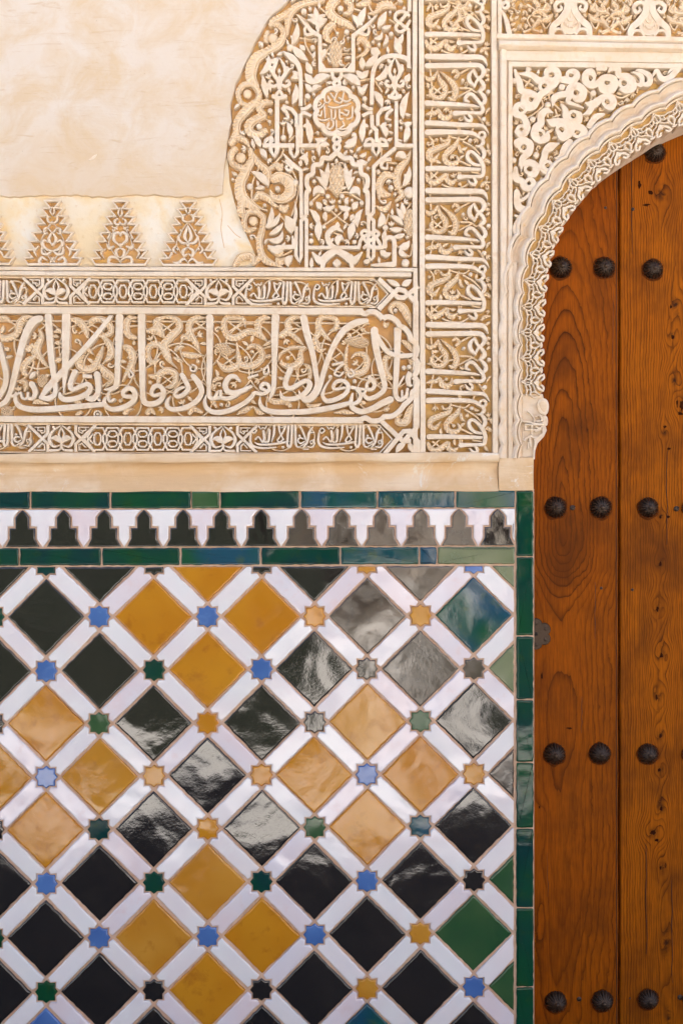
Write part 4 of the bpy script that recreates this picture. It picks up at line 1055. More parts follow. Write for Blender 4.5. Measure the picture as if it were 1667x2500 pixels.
# ---------------------------------------------------------------- stepped merlons standing on the band
def stepped(xc, dy=0.0, var=0, idx=0):
    th = thing('stepped_merlon', ['sawtooth stucco merlon with a lily of curled petals at its heart', 'sawtooth stucco merlon with a heart-shaped scroll at its centre', 'sawtooth stucco merlon with an upright bud between scrolls, beside the carved panel', 'sawtooth stucco merlon next to the one with curled lily petals', 'sawtooth stucco merlon at the far end of the row'][idx], 'merlon', P(xc, 650 + dy, -0.012), 'row of stepped stucco merlons')
    ys = [488, 507, 526, 545, 566, 587.5, 608.5, 628, 646]; ws = [22, 29, 37, 44, 52, 60, 66.5, 73]
    px(); ST['dx'], ST['dy'] = xc, dy
    out = []
    for i in range(8):
        out += [(-ws[i], ys[i]), (-ws[i] + 15 + (0 if i < 7 else -4), ys[i + 1])]
    right = [(-a, b) for a, b in out[::-1]]
    body = [(a*1.04, b + (4 if k == len(out) - 1 else 0)) for k, (a, b) in enumerate(out)] 
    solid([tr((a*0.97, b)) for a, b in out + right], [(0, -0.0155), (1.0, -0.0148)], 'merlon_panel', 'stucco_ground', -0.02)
    for sgn in (1, -1):
        S([(sgn*(a + 2.5), b + (1.5 if k % 2 == 0 else 0)) for k, (a, b) in enumerate(out)], 3.9, name='zigzag_strand', straight=True, cap='bb', top=-0.0015, base=-0.0170)
    S([(-60, 645), (60, 645)], 6, name='base_strip', straight=True, cap='bb', top=-0.001, base=-0.0170)
    S([(-21, 489.5), (21, 489.5)], 4.5, name='top_strip', straight=True, cap='bb', top=-0.001, base=-0.0170)
    k = dict(top=-0.0030, base=-0.0170)
    for sgn in (1, -1):
        def m(p): return [(sgn*a, b) for a, b in p]
        if var == 0:
            L = [([(0,598),(9,585),(5,574),(0,566)], [3,8,6,2]), ([(1,612),(14,608),(24,596),(20,586),(12,590)], [4,7,8,6,3]), ([(2,612),(12,620),(24,618),(26,606)], [4,7,7,3]), ([(14,634),(26,628),(32,638),(24,645),(16,642)], [4,7,8,6,3]), ([(3,566),(12,556),(20,560),(18,570),(12,568)], [3,5,6,5,3]), ([(0,545),(10,540),(12,530),(5,528)], [3,6,5,2]), ([(0,525),(5,515),(1,505)], [2,5,2]), ([(34,600),(44,612),(40,624)], [3,6,2]), ([(3,628),(-5,640)], [3,3])]
        elif var == 1:
            L = [([(0,600),(8,592),(16,584),(14,570),(4,566),(0,574)], [3,6,8,8,6,3]), ([(0,604),(10,610),(8,622),(0,628)], [3,8,7,3]), ([(2,634),(14,626),(26,628),(28,640),(18,642)], [4,7,8,7,3]), ([(16,600),(28,604),(32,594)], [5,8,3]), ([(0,545),(10,546),(14,538),(6,532)], [3,6,6,3]), ([(0,528),(5,518),(1,506)], [2,5,2]), ([(10,556),(20,552)], [6,2]), ([(36,606),(46,616),(40,628)], [3,6,2]), ([(24,566),(30,580)], [3,6])]
        else:
            L = [([(0,590),(8,576),(4,560),(0,548)], [3,9,7,2]), ([(3,592),(16,590),(24,578),(18,570)], [4,8,7,3]), ([(0,602),(12,610),(10,622),(2,618)], [3,8,7,3]), ([(2,636),(12,630),(24,640),(36,638)], [3,6,8,3]), ([(0,540),(12,536),(12,524),(5,522)], [3,6,6,2]), ([(0,520),(5,512),(1,504)], [2,5,2]), ([(28,596),(36,608),(28,616)], [3,7,2]), ([(40,616),(48,630)], [6,2])]
        for p, w in L: S(m(p), [a*0.82 for a in w], name='scroll', step=2.0, **k)
        DOT(sgn*26, 606, 3.2, 'bead', -0.004, base=-0.0170); DOT(sgn*18, 560, 2.6, 'bead', -0.004, base=-0.0170)
        S(m([(0,640),(20,610),(28,590),(14,560),(0,540)]), 2.2, name='stem', top=-0.006, base=-0.0170)
    DOT(0, 596, 4.0, 'bead', -0.003, base=-0.0170)
    px()
for i, (xc, dy, v) in enumerate(((128, 0, 0), (293.5, 1, 1), (459, 1.5, 2), (-37.5, -1, 2), (-203, -1.5, 0))): stepped(xc, dy, v, i)

# ---------------------------------------------------------------- vertical inscription band
vert = thing('vertical_inscription', 'tall stucco strip of repeated sideways cursive lettering beside the door frame', 'stucco band', P(1110, 1106, -0.016))
px()
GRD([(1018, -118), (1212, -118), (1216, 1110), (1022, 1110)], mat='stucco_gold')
def lean_bar(xt0, xt1, xb0, xb1, d, yb=1109, name='frame_strip', mat='stucco'):
    n = 24; yt = -118
    q = [(xt0 + (xb0-xt0)*i/n + random.uniform(-.5,.5), yt + (yb-yt)*i/n) for i in range(n+1)] + [(xb1 + (xt1-xb1)*i/n + random.uniform(-.5,.5), yb + (yt-yb)*i/n) for i in range(n+1)]
    return solid(q, [(0, d - 0.0012), (1.2, d)], name, mat, GROUND - 0.001)
lean_bar(1021, 1033.5, 1026, 1038.5, 0.0012)
lean_bar(1198.5, 1211.5, 1203, 1215.5, 0.0012, 1112)
cV = Crop(1000, 0, 5.88)
def vunit(dx, dy, ymax):
    use(cV, dx, dy)
    def ok(p): return all(tr(a)[1] < ymax for a in p)
    def s(p, w, **k):
        if ok(p): S(p, w, **k)
        else:
            pp = [a for a in p if tr(a)[1] < ymax]
            if len(pp) > 1: S(pp, w[:len(pp)] if isinstance(w, list) else w, cap='rb', **k)
    for p, w in [([(245,490),(400,486),(700,492),(995,502)], [75,70,60,45]),
        ([(1000,442),(900,420),(828,340),(828,268),(880,248),(960,310),(1020,390),(1050,470),(1050,540),(1030,595),(930,605),(800,606),(705,612)], [35,45,55,50,45,45,58,60,58,50,45,52,72]),
        ([(830,655),(870,702),(920,718),(943,680),(918,635)], [15,40,48,44,38]),
        ([(250,806),(500,811),(800,816),(1000,816),(1070,850),(1112,935)], [80,85,80,70,50,8]), ([(250,940),(600,935),(900,930),(1010,942),(1060,1010),(1040,1080),(990,1120)], [80,75,70,65,60,55,40]),
        ([(905,1000),(852,1080),(862,1160),(925,1228)], [20,60,60,30]), ([(925,1232),(965,1150),(1000,1110)], 40), ([(908,1005),(950,1080),(1040,1180),(1060,1250),(1000,1310)], [30,38,55,60,40]), ([(1000,1312),(1060,1370),(1080,1440),(1040,1490)], [30,55,60,45]),
        ([(850,1455),(805,1440),(800,1390),(845,1348),(900,1355),(970,1430),(1030,1510),(1050,1580),(1010,1618),(900,1615),(760,1616),(650,1622)], [25,45,50,52,50,45,52,55,50,45,55,75]),
        ([(245,1476),(400,1482),(700,1497),(900,1512),(1000,1530)], [80,70,60,40,8]), ([(782,1662),(820,1720),(870,1735),(888,1690),(850,1655)], [15,40,48,42,36]),
        ([(245,1760),(400,1766),(700,1786),(950,1792),(1060,1812),(1135,1912)], [75,75,65,55,45,6]), ([(250,1896),(420,1890),(800,1897),(930,1920),(985,1962),(1000,1905),(1058,1895),(1080,1942),(1050,1985),(1000,1975)], [80,78,60,52,36,34,40,42,40,30]),
        ([(1030,1975),(1055,2040),(1000,2092),(945,2085)], [40,52,36,10]), ([(1010,2092),(1060,2160),(1066,2230),(1020,2292)], [35,55,55,35])]: s(p, w)
    for a in ((862,80,28),(1125,1310,32),(1062,1705,34),(762,1145,25)):
        if tr(a[:2])[1] < ymax: DOT(*a, 'letter_dot', 0.0)
    for p, w in [([(580,60),(520,140),(400,190),(290,240),(258,320),(330,365),(420,265)], [30,70,80,90,70,60,15]), ([(430,40),(470,90),(540,70),(560,0)], [30,30,40,30]), ([(700,30),(650,150),(560,230),(495,320),(530,400),(620,420),(690,370),(655,290)], [15,70,90,75,75,70,50,10]), ([(700,150),(720,230),(770,270)], [50,40,10]),
        ([(225,560),(262,650),(340,690),(440,640),(520,555)], [40,70,80,80,40]), ([(540,560),(525,640),(590,690),(670,640)], [40,70,80,20]),
        ([(215,1080),(270,1130),(350,1100),(400,1000)], [20,60,60,10]), ([(400,1010),(430,1130),(500,1230),(500,1340),(420,1400),(325,1370),(295,1290),(350,1232)], [10,60,80,75,70,60,45,15]), ([(222,1360),(300,1372)], [10,40]),
        ([(420,1010),(520,1090),(620,1190),(660,1300),(620,1410),(540,1390)], [10,40,80,90,80,20]), ([(600,1040),(650,1005),(700,1060),(640,1110)], [40,50,40,50]),
        ([(222,1640),(300,1620),(370,1610),(410,1545)], [15,60,60,15]), ([(420,1560),(450,1660),(520,1690),(590,1640),(590,1570)], [30,80,80,60,15]),
        ([(1150,1010),(1100,1000),(1090,1060),(1140,1080)], [40,45,45,40]), ([(1085,1160),(1140,1120)], [30,50]), ([(1040,390),(1090,370),(1150,410)], [30,60,40]), ([(1075,240),(1130,240),(1150,300)], [30,50,30]), ([(1010,745),(1060,695),(1155,680)], [40,50,10]), ([(1085,1640),(1110,1580),(1155,1545)], [10,40,30])]:
        if ok(p): RIB(p, w)
    for p in ([(280,40),(330,130),(300,420),(300,800)], [(460,720),(560,760),(720,770),(860,690)], [(720,1260),(860,1265),(960,1320),(1030,1220)], [(700,1060),(850,980),(960,930)], [(860,880),(960,1060)], [(310,1180),(330,1460),(280,1760)], [(760,100),(900,180),(1000,290)], [(710,380),(860,450)], [(880,540),(1000,560)], [(280,820),(300,1080)], [(930,1800),(880,1900)], [(870,1550),(1000,1690),(1060,1800)], [(560,1950),(760,2000),(840,1950)], [(300,560),(380,620)], [(390,540),(290,640)], [(340,1260),(450,1340)], [(350,1340),(450,1250)], [(690,520),(690,580)], [(720,520),(720,580)], [(690,1800),(690,1880)], [(715,1800),(715,1880)], [(520,1330),(610,1310)], [(700,1380),(870,1290)]):
        if ok(p): STEM(p)
for k in range(-1, 4): vunit([-1.5, 0, 1.0, 2.2, 5.0][k + 1], 327.6 * k, 1108)
FILL([(1035, -110), (1198, -110), (1201, 1106), (1040, 1106)], 6.0, 8, 60, -0.009, 'stucco_leaf')
px()
# ---------------------------------------------------------------- large carved panel with interlaced script and leaves
panel = thing('carved_panel', 'tall carved stucco panel of angular interlaced script and leaves with broken left edge', 'stucco panel', P(830, 648, -0.016))
cG = Crop(540, 0, 3.136)
use(cG)
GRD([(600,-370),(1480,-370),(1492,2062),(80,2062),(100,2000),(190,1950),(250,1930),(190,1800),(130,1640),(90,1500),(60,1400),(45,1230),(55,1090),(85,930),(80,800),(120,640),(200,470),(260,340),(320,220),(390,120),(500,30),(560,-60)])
px(); BAR(1007, -118, 1018, 651, 0.0006)
use(cG)
RL = [
 ([(790,5),(680,12),(570,52),(515,130),(505,270)], [20,40,55,60,15]), ([(540,60),(470,120),(400,155),(372,200)], [30,50,50,30]), ([(385,185),(440,190),(480,250),(450,320),(400,360),(330,395)], [30,40,46,60,60,50]), ([(360,230),(340,290),(360,330)], [30,34,15]),
 ([(350,390),(270,440),(232,520),(232,600),(290,660)], [60,80,90,80,20]), ([(250,815),(290,720),(245,645),(175,645),(130,705),(152,780),(210,800)], [40,46,46,42,40,36,20]),
 ([(270,770),(185,850),(125,930),(112,1020),(64,1100)], [50,70,60,50,40]), ([(64,1110),(112,1052),(180,1070),(220,1125)], [40,50,40,15]), ([(222,1130),(232,1230),(180,1285),(92,1250),(74,1180),(120,1125)], [40,50,50,45,50,40]),
 ([(230,1220),(182,1320),(145,1400),(155,1500),(220,1560),(300,1600)], [50,70,80,90,70,15]), ([(155,1530),(152,1620),(172,1660)], [60,60,20]), ([(300,1625),(205,1622),(175,1700),(202,1760),(270,1740)], [40,40,40,40,20]), ([(250,1612),(320,1660),(312,1760),(292,1860),(332,1980),(480,2048)], [30,46,46,50,55,10]),
 ([(92,2040),(150,1965),(230,1962),(242,2030)], [30,60,60,15]), ([(242,2030),(292,1965)], [15,50]),
 ([(900,-20),(852,20),(832,90),(900,150),(970,182),(1030,230)], [60,70,70,60,50,8]), ([(870,170),(812,220),(804,280),(850,330)], [50,55,50,10]), ([(940,-5),(988,30),(980,88),(930,100)], [30,50,40,15]),
 ([(1340,65),(1280,32),(1222,42),(1180,90),(1120,100)], [15,60,60,30,10]), ([(1030,35),(1090,22),(1150,10)], [15,45,30]), ([(1030,440),(1100,400),(1120,345),(1070,292),(1038,340)], [8,30,50,50,20]),
 ([(400,785),(330,782),(292,830),(330,880),(280,902),(215,950),(222,1008),(290,1028),(350,985)], [30,50,50,40,60,70,60,55,40]),
 ([(245,1172),(290,1250),(350,1312),(362,1400)], [20,50,60,30]), ([(475,1272),(420,1260),(370,1292)], [15,40,30]), ([(380,1380),(450,1352),(520,1392),(528,1470),(470,1518),(402,1508),(372,1450)], [60,80,90,90,70,50,15]), ([(250,1530),(290,1492),(350,1512),(400,1560),(440,1582)], [20,60,50,30,10]),
 ([(1450,1150),(1420,1222),(1362,1292),(1342,1370),(1362,1450)], [15,40,60,60,40]), ([(1330,1350),(1252,1342),(1208,1420),(1240,1478),(1300,1488)], [40,60,55,55,15]), ([(1206,1440),(1210,1530)], [50,15]), ([(1362,1450),(1382,1490),(1330,1540)], [40,46,15]), ([(1180,1572),(1250,1600),(1300,1540)], [10,46,15]),
 ([(420,1262),(450,1290),(470,1250)], [30,40,20]), ([(445,1570),(480,1600),(515,1565)], [40,50,20]), ([(420,1930),(450,1945),(475,1925)], [20,40,15]), ([(415,1975),(460,2000),(520,1960)], [30,54,15]), ([(600,-300),(700,-200),(720,-80),(640,0)], [30,80,80,40]), ([(1000,-300),(1100,-200),(1150,-80)], [30,80,40])]
for p, w in RL: RIB(p, w)
PINE(876, 410, 52, 105); PINE(886, 1378, 62, 125); PINE(1446, 1705, 52, 112)
K = 'interlace_strand'
def kb(p, w, straight=True, cap='bb', top=0.0005): S(p, w, name=K, straight=straight, cap=cap, top=top)
kb([(585,115),(690,235),(755,275),(758,535),(1010,535),(1010,270),(1095,210),(1192,112)], [8,34,30,30,30,30,34,8])
for mir in (None, 884):
    use(cG, mir=mir)
    S([(700,255),(650,262),(640,215),(672,208),(682,240)], [26,24,22,18,12], name=K, top=0.0003)
    S([(768,500),(790,520)], [40,20], name=K)
    S([(850,545),(856,590),(908,632),(880,668)], 27, name=K, cap='bb')
    kb([(690,800),(640,832),(608,832)], 26); kb([(690,885),(640,862),(608,862)], 26)
    S([(856,1010),(880,1035),(858,1070),(905,1115),(888,1160)], 27, name=K, cap='bb')
use(cG)
pts = []
for k in range(64):
    a = 2*math.pi*k/64; r = 1.0 - 0.13*(1 - abs(math.sin(4*a + 0.0)) ** 0.55)
    pts.append((884 + 172*r*math.sin(a), 848 - 182*r*math.cos(a)))
S(pts, 36, name=K, closed=True, top=0.0008)
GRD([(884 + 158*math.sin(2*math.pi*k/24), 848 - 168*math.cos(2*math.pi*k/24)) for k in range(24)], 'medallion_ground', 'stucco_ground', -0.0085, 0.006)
t = dict(name='letter_stroke', top=-0.0005, step=2.0)
for p, w in [([(795,705),(792,770),(815,785),(835,760)], [14,14,12,8]), ([(838,715),(872,760)], [14,8]), ([(888,700),(862,765)], [14,8]), ([(870,770),(905,785),(925,765),(900,745)], 12), ([(940,700),(930,760),(960,775),(990,760)], [10,14,14,8]), ([(820,812),(870,822),(960,800),(990,790)], [8,14,14,10]),
             ([(740,830),(770,815),(790,790)], [8,14,10]), ([(735,870),(760,885),(770,850)], 13), ([(790,815),(795,900)], [16,10]), ([(842,840),(845,905)], [16,10]), ([(872,845),(870,900),(840,912)], [16,14,8]), ([(905,840),(908,905),(935,905)], [16,14,10]), ([(920,860),(960,880),(975,850),(945,840)], 13), ([(1005,820),(1000,895),(960,908)], [16,14,8]),
             ([(735,905),(780,920),(830,905)], [8,14,8]), ([(790,965),(830,985),(858,960),(856,925)], [10,14,14,14]), ([(880,925),(882,975)], [14,10]), ([(910,980),(940,955),(930,930)], [12,14,10]), ([(880,985),(950,985),(1000,940)], [8,14,10]), ([(755,940),(790,968)], 12), ([(750,780),(765,795),(745,805)], 10), ([(1010,770),(1030,775)], 9), ([(1035,850),(1050,860)], 9)]: S(p, w, **t)
# arches beside the medallion
S([(478,395),(540,440),(592,500),(608,600),(608,810)], [15,50,36,30,30], name=K, cap='rb'); kb([(608,870),(608,1112),(740,1112)], 30)
S([(1448,520),(1420,450),(1340,425),(1250,435),(1185,490),(1158,580),(1152,800)], [12,34,36,34,32,32,32], name=K, cap='rb'); kb([(1152,880),(1155,965),(1188,995),(1188,1090)], 30)
kb([(428,755),(428,1150),(406,1202)], [34,34,14]); kb([(380,1040),(380,1150),(404,1198)], [30,30,12]); kb([(530,1100),(530,1160),(556,1208)], [28,28,12]); kb([(584,960),(584,1160),(560,1208)], [28,28,12]); kb([(318,1112),(560,1112)], 34)
S([(330,1105),(345,1070),(385,1055),(400,1080)], [14,28,26,14], name=K)
kb([(470,810),(540,835),(575,880),(575,960),(612,990),(612,1050)], 28); S([(470,830),(500,860),(510,900),(480,905)], [26,26,26,12], name=K)
kb([(1160,1070),(1160,1145),(1185,1192)], [26,26,12]); kb([(1210,1070),(1210,1145),(1187,1192)], [26,26,12]); kb([(1088,1108),(1280,1108)], 32)
S([(1098,1100),(1115,1070),(1150,1062),(1165,1085)], [14,26,24,14], name=K); S([(1200,1085),(1220,1062),(1255,1075),(1265,1100)], [14,24,26,14], name=K)
kb([(1340,775),(1340,1112),(1470,1112)], 28); kb([(1300,820),(1230,835),(1198,880),(1198,960)], 28); S([(1305,840),(1270,870),(1265,905),(1295,915)], [24,24,24,12], name=K)
S([(1375,1100),(1350,1090),(1350,1070),(1380,1075)], [18,18,16,10], name=K)
kb([(1440,-30),(1440,85)], 28); kb([(1435,225),(1435,520)], 28)
S([(1435,115),(1390,85),(1345,95),(1330,140),(1380,185),(1435,225)], 25, name=K); S([(1440,160),(1400,225),(1360,240),(1335,205),(1370,160),(1425,95)], 25, name=K)
# lower lobed arch and its bars (photo rows from the second half of the panel)
def g2(p): return [(a, b + 1003.5) for a, b in p]
S(g2([(652,640),(652,480),(672,450),(655,410),(660,350),(700,322),(708,262),(760,250),(778,205),(830,205),(885,168),(940,205),(992,205),(1012,250),(1062,262),(1072,322),(1115,350),(1118,410),(1100,450),(1120,480),(1120,640)]), 36, name=K, step=2.4, cap='bb', top=0.0008)
for p, w in [([(475,170),(545,255),(610,300),(614,650),(652,680),(652,1044)], [8,36,28,28,28,28]), ([(652,640),(612,685),(612,960),(598,1005)], [28,28,28,12]), ([(575,730),(572,950),(596,1000)], [26,28,12]), ([(1335,125),(1225,215),(1168,268),(1164,620),(1128,660),(1124,960),(1146,990)], [28,30,28,28,28,28,12]),
             ([(1120,640),(1166,685),(1166,955),(1146,992)], [28,28,28,12]), ([(355,900),(430,888),(565,886)], [6,34,34]), ([(665,890),(1060,890)], 28), ([(1180,890),(1240,890)], 30), ([(545,800),(560,900)], [14,40]), ([(1145,1026),(1330,1018)], [18,44])]: kb(g2(p), w)
S(g2([(1252,880),(1255,830),(1290,812),(1322,835),(1325,930),(1325,1030)]), [38,36,34,34,34,34], name=K, cap='rb')
S(g2([(500,230),(540,280),(515,300),(495,275),(515,255)]), [30,26,24,20,12], name=K); S(g2([(1290,215),(1240,225),(1225,270),(1265,285),(1270,250)]), [30,26,24,20,12], name=K)
for p in ([(1055,890),(1075,820),(1145,790),(1195,830),(1225,890)], [(1095,890),(1150,830),(1205,790),(1175,760),(1140,780),(1095,760),(1075,795),(1150,890)]): S(g2(p), 26, name=K)
# leaf shapes
for a in [(540,330,580,170,52,.1),(560,300,530,270,26,0),(550,355,665,460,62,.05),(640,380,600,340,40,0),(740,245,735,160,30,0),(735,160,718,50,44,0),(735,175,660,110,40,.2),(740,175,800,110,40,-.2),(735,200,650,150,34,.2),(745,210,810,140,46,-.15),(700,440,720,390,26,0),(760,440,800,370,50,0),(1040,200,1105,50,60,0),(1080,190,1000,110,50,0),(1200,200,1265,85,56,0),(1230,210,1300,190,36,.1),
          (1150,370,1220,400,70,.1),(1170,290,1230,240,36,.3),(1240,340,1260,260,34,.2),(1330,350,1390,250,44,.1),(1370,410,1330,280,60,0),(1080,520,1075,430,50,0),(1075,600,1030,540,50,.1),(1080,600,1130,540,50,-.1),(1060,650,920,580,66,.15),(1100,500,1200,400,60,.1),(700,640,640,560,60,0),(700,640,840,580,66,-.15),(690,560,650,470,52,0),(680,700,640,640,44,.1),(690,700,770,660,40,-.2),(1080,720,1040,660,44,.1),(1075,720,1125,640,40,-.1),
          (350,740,315,570,50,0),(380,690,300,650,40,.2),(300,560,360,420,52,.2),(430,440,340,440,40,-.3),(545,790,570,640,56,.1),(590,600,530,600,36,.2),(590,580,545,540,40,0),(530,1040,500,930,46,.1),(545,1000,520,1060,26,0),(680,1090,650,900,56,.05),(690,960,620,970,36,.1),(720,1060,810,1050,44,.2),(740,1080,750,1190,38,0),(760,1120,830,1110,44,-.2),(940,1120,1020,1040,46,.2),(1010,1120,1040,1040,40,-.1),(950,1090,1010,1050,44,.2),(1080,1080,1100,900,52,-.05),(1090,950,1130,970,30,0),
          (1170,700,1230,820,56,-.1),(1180,600,1240,560,44,.2),(1260,1040,1210,960,50,.2),(1220,960,1260,930,40,.2),(1400,1080,1420,940,52,.1),(1390,900,1440,700,56,-.1),(1400,940,1460,930,40,.2),(1300,480,1270,450,30,0),(1190,610,1260,490,50,.2),(1400,620,1440,560,50,.1),(300,1120,240,1040,50,.1),(300,1140,345,1210,48,-.05),(250,1130,235,1060,30,0),(360,1420,230,1310,60,.1),(330,1430,260,1440,34,0),
          (350,1740,385,1580,46,.1),(360,1740,450,1630,44,.1),(370,1790,475,1700,44,.1),(360,1830,470,1760,50,.35),(360,1880,490,1850,66,.35),(530,1770,560,1530,30,.1),(535,1780,490,1650,90,.1),(545,1960,510,2040,56,.2),
          (800,1410,820,1240,44,0),(800,1430,750,1290,50,.1),(800,1450,720,1350,44,.15),(790,1480,705,1500,60,.5),(970,1410,945,1240,44,0),(970,1430,1005,1290,50,-.1),(975,1450,1025,1350,44,-.15),(985,1480,1060,1500,60,-.5),(880,1250,885,1210,28,0),
          (780,1590,870,1570,44,.15),(760,1600,725,1545,50,.1),(790,1560,775,1530,34,.3),(800,1620,800,1690,38,.1),(990,1590,895,1570,44,-.15),(1010,1600,1050,1545,50,-.1),(970,1560,975,1510,34,-.3),(960,1610,935,1680,38,-.1),(1010,1640,990,1690,36,0),(750,1690,750,1840,60,.05),(740,1720,670,1600,50,.15),(1010,1700,980,1830,64,0),(1040,1730,1085,1600,50,-.15),(1030,1700,1000,1690,30,0),
          (860,1840,840,1830,40,0),(890,1800,890,1880,44,0),(890,1810,940,1830,40,0),(890,1700,890,1760,40,0),(800,1740,770,1730,30,0),
          (1200,1730,1220,1620,60,.2),(1240,1840,1255,1760,40,0),(1390,1720,1290,1650,44,.1),(1390,1680,1340,1590,44,.05),(1400,1640,1380,1545,40,0),(1385,1750,1285,1745,44,-.1),(1400,1790,1310,1810,40,-.1),(1390,1420,1440,1270,50,.1),(1430,1380,1400,1330,30,0),(1410,1210,1330,1200,60,.3),(1260,1950,1215,1915,50,0),(1240,1960,1300,1935,40,0),(1360,1890,1440,1840,60,.2),(1370,1900,1420,1960,44,.2),(690,2050,690,1970,34,0),(1090,2000,1140,1990,40,.1),
          (600,1210,660,1160,40,.2),(620,1250,590,1240,44,0),(650,1260,620,1190,36,.2),(700,1170,690,1150,24,.3),(1040,1230,1120,1240,50,.1),(1060,1190,1110,1160,34,.2),(1000,1170,980,1150,24,.3),(560,-40,700,-60,60,.1),(1150,-40,1280,-60,60,.1)]:
    LEAF(*a)
# lilies on vases
for (ox, sx) in ((0, 1.0), (882, 0.88)):
    for s in (1, -1):
        def m(p): return [(445 + ox + s*sx*(a - 445), b) for a, b in p]
        S(m([(440,445),(405,510),(400,560),(432,610),(440,670)]), [10,26,30,28,26], name='lily_petal'); S(m([(400,560),(375,530),(385,510)]), [20,22,12], name='lily_petal'); S(m([(440,640),(400,660),(368,640),(378,615),(395,625)]), [20,26,26,22,12], name='lily_petal')
        S(m([(445,690),(425,720),(420,740)]), [20,26,24], name='lily_petal')
    LEAF(445 + ox, 560, 445 + ox, 520, 24, name='lily_petal'); LEAF(445+ox, 640, 445+ox, 570, 30, name='lily_petal')
    S([(445 + ox - 45*sx, 735), (445 + ox, 748), (445 + ox + 45*sx, 735)], 32, name='collar', top=0.001)
# bottom leaf garland
S(g2([(700,930),(760,990),(830,940),(885,920),(950,950),(1010,990),(1075,930)]), [16,60,60,44,60,60,16], name='garland'); LEAF(885,1985,885,2045,66); S(g2([(790,960),(775,1040)]), [40,34], name='garland'); S(g2([(990,960),(1000,1040)]), [40,30], name='garland')
S(g2([(930,770),(870,740),(815,790),(830,860),(880,880)]), [10,40,40,40,10], name='garland')
for a in [(632,82,22),(528,362,26),(700,360,20),(660,733,22),(1098,752,20),(960,240,20),(475,1050,22),(1016,1030,20),(375,845,20),(290,965,22),(220,1425,24),(430,1440,20),(570,1395,24),(1200,1312,18),(1298,1434,20),(710,1385,16),(1050,1375,16),(685,1555,18),(1075,1552,18),(687,1842,20),(1020,1850,18),(815,1500,18),(925,1500,18),(1256,1740,22),(1300,255,18),(1380,505,18),(912,60,22),(1400,60,14),(355,1728,16),(1440,1470,44),(1410,2010,30)]: DOT(*a)
for c in [(200,715,34),(395,290,40),(150,1205,40),(245,1690,36)]: DOT(*c, 'hollow', -0.0085, 'stucco_leaf')
for p in ([(580,110),(640,150),(700,240)],[(640,270),(650,350),(720,460)],[(690,300),(600,290)],[(840,130),(760,60)],[(1000,60),(1100,90)],[(1130,40),(1170,120)],[(1290,150),(1400,220)],[(1150,600),(1050,620)],[(640,760),(640,800)],[(1100,770),(1100,800)],[(480,970),(470,1060)],[(560,1040),(520,1080)],[(290,1280),(240,1400),(240,1530),(300,1590),(350,1610)],[(470,1230),(540,1300),(590,1420),(580,1520),(540,1650)],[(400,1260),(470,1180)],[(880,1500),(820,1440),(760,1480),(690,1540)],[(890,1500),(960,1470),(1080,1540)],[(760,1740),(900,1640),(960,1560)],[(1000,1740),(870,1640),(800,1560)],[(1080,1330),(1100,1450)],[(450,1650),(560,1760)],[(360,1900),(440,1960),(540,1920)],[(1230,1120),(1220,1220)],[(480,1130),(460,1200)],[(1440,1400),(1330,1450)],[(1280,1640),(1250,1740)],[(1450,1560),(1390,1640)],[(1340,1250),(1260,1240)],[(700,1950),(700,2000)],[(1340,1880),(1440,1960),(1460,1870)],[(830,350),(760,480)],[(980,480),(930,530)],[(640,620),(560,600)],[(1180,620),(1230,700)],[(860,1780),(920,1800)]): STEM(p)
FILL([(735,-100),(1006,-100),(1006,650),(600,650),(622,615),(600,574),(581,523),(569,478),(559,446),(556,392),(559,347),(569,297),(567,255),(580,204),(606,150),(624,108),(643,70),(666,38),(701,10)], 4.4, 8, 165, -0.004)
# broken scar of old plaster along the left edge
px()
# ---------------------------------------------------------------- carved arch over the door
arch = thing('arch', 'scalloped carved stucco arch with openwork lattice edge over the plank door', 'arch', P(1310, 1118, -0.016))
INTR = [(1303,1119),(1306,1092),(1322,1070),(1328,1048),(1336,1022),(1337,1000),(1331,978),(1325,960),(1323.5,930),(1322.5,870),(1323,800),(1326,740),(1331,690),(1339,645),(1350,606),(1365,567),(1381,533),(1402,502),(1428,470),(1455,441),(1488,411),(1526,382),(1570,353),(1620,322),(1667,298),(1720,276),(1790,256),(1870,246),(1950,254),(2030,280),(2100,318),(2170,372),(2240,450),(2290,540),(2315,650),(2322,800),(2322,960),(2332,1010),(2326,1050),(2318,1118)]
intr = [(x, y) for x, y, _ in catmull(INTR, [0]*len(INTR), 6.0)]
cum = [0.0]
for a, b in zip(intr, intr[1:]): cum.append(cum[-1] + math.hypot(b[0]-a[0], b[1]-a[1]))
SMOOTH = [(1322,1119),(1322,1060),(1322,960)] + INTR[8:-4] + [(2322,1060),(2322,1119)]
smo = [(x, y) for x, y, _ in catmull(SMOOTH, [0]*len(SMOOTH), 3.0)]
scum = [0.0]
for a, b in zip(smo, smo[1:]): scum.append(scum[-1] + math.hypot(b[0]-a[0], b[1]-a[1]))
def at(s, n):
    """point at arc length s along the smooth edge, n px outwards (into the wall)"""
    import bisect
    i = min(max(bisect.bisect(scum, s) - 1, 1), len(smo) - 3)
    f = (s - scum[i]) / max(1e-6, scum[i+1] - scum[i])
    x = smo[i][0] + (smo[i+1][0]-smo[i][0])*f; y = smo[i][1] + (smo[i+1][1]-smo[i][1])*f
    tx, ty = smo[i+2][0] - smo[i-1][0], smo[i+2][1] - smo[i-1][1]; L = math.hypot(tx, ty) or 1
    return (x + ty/L*n, y - tx/L*n)
TOT = scum[-1]
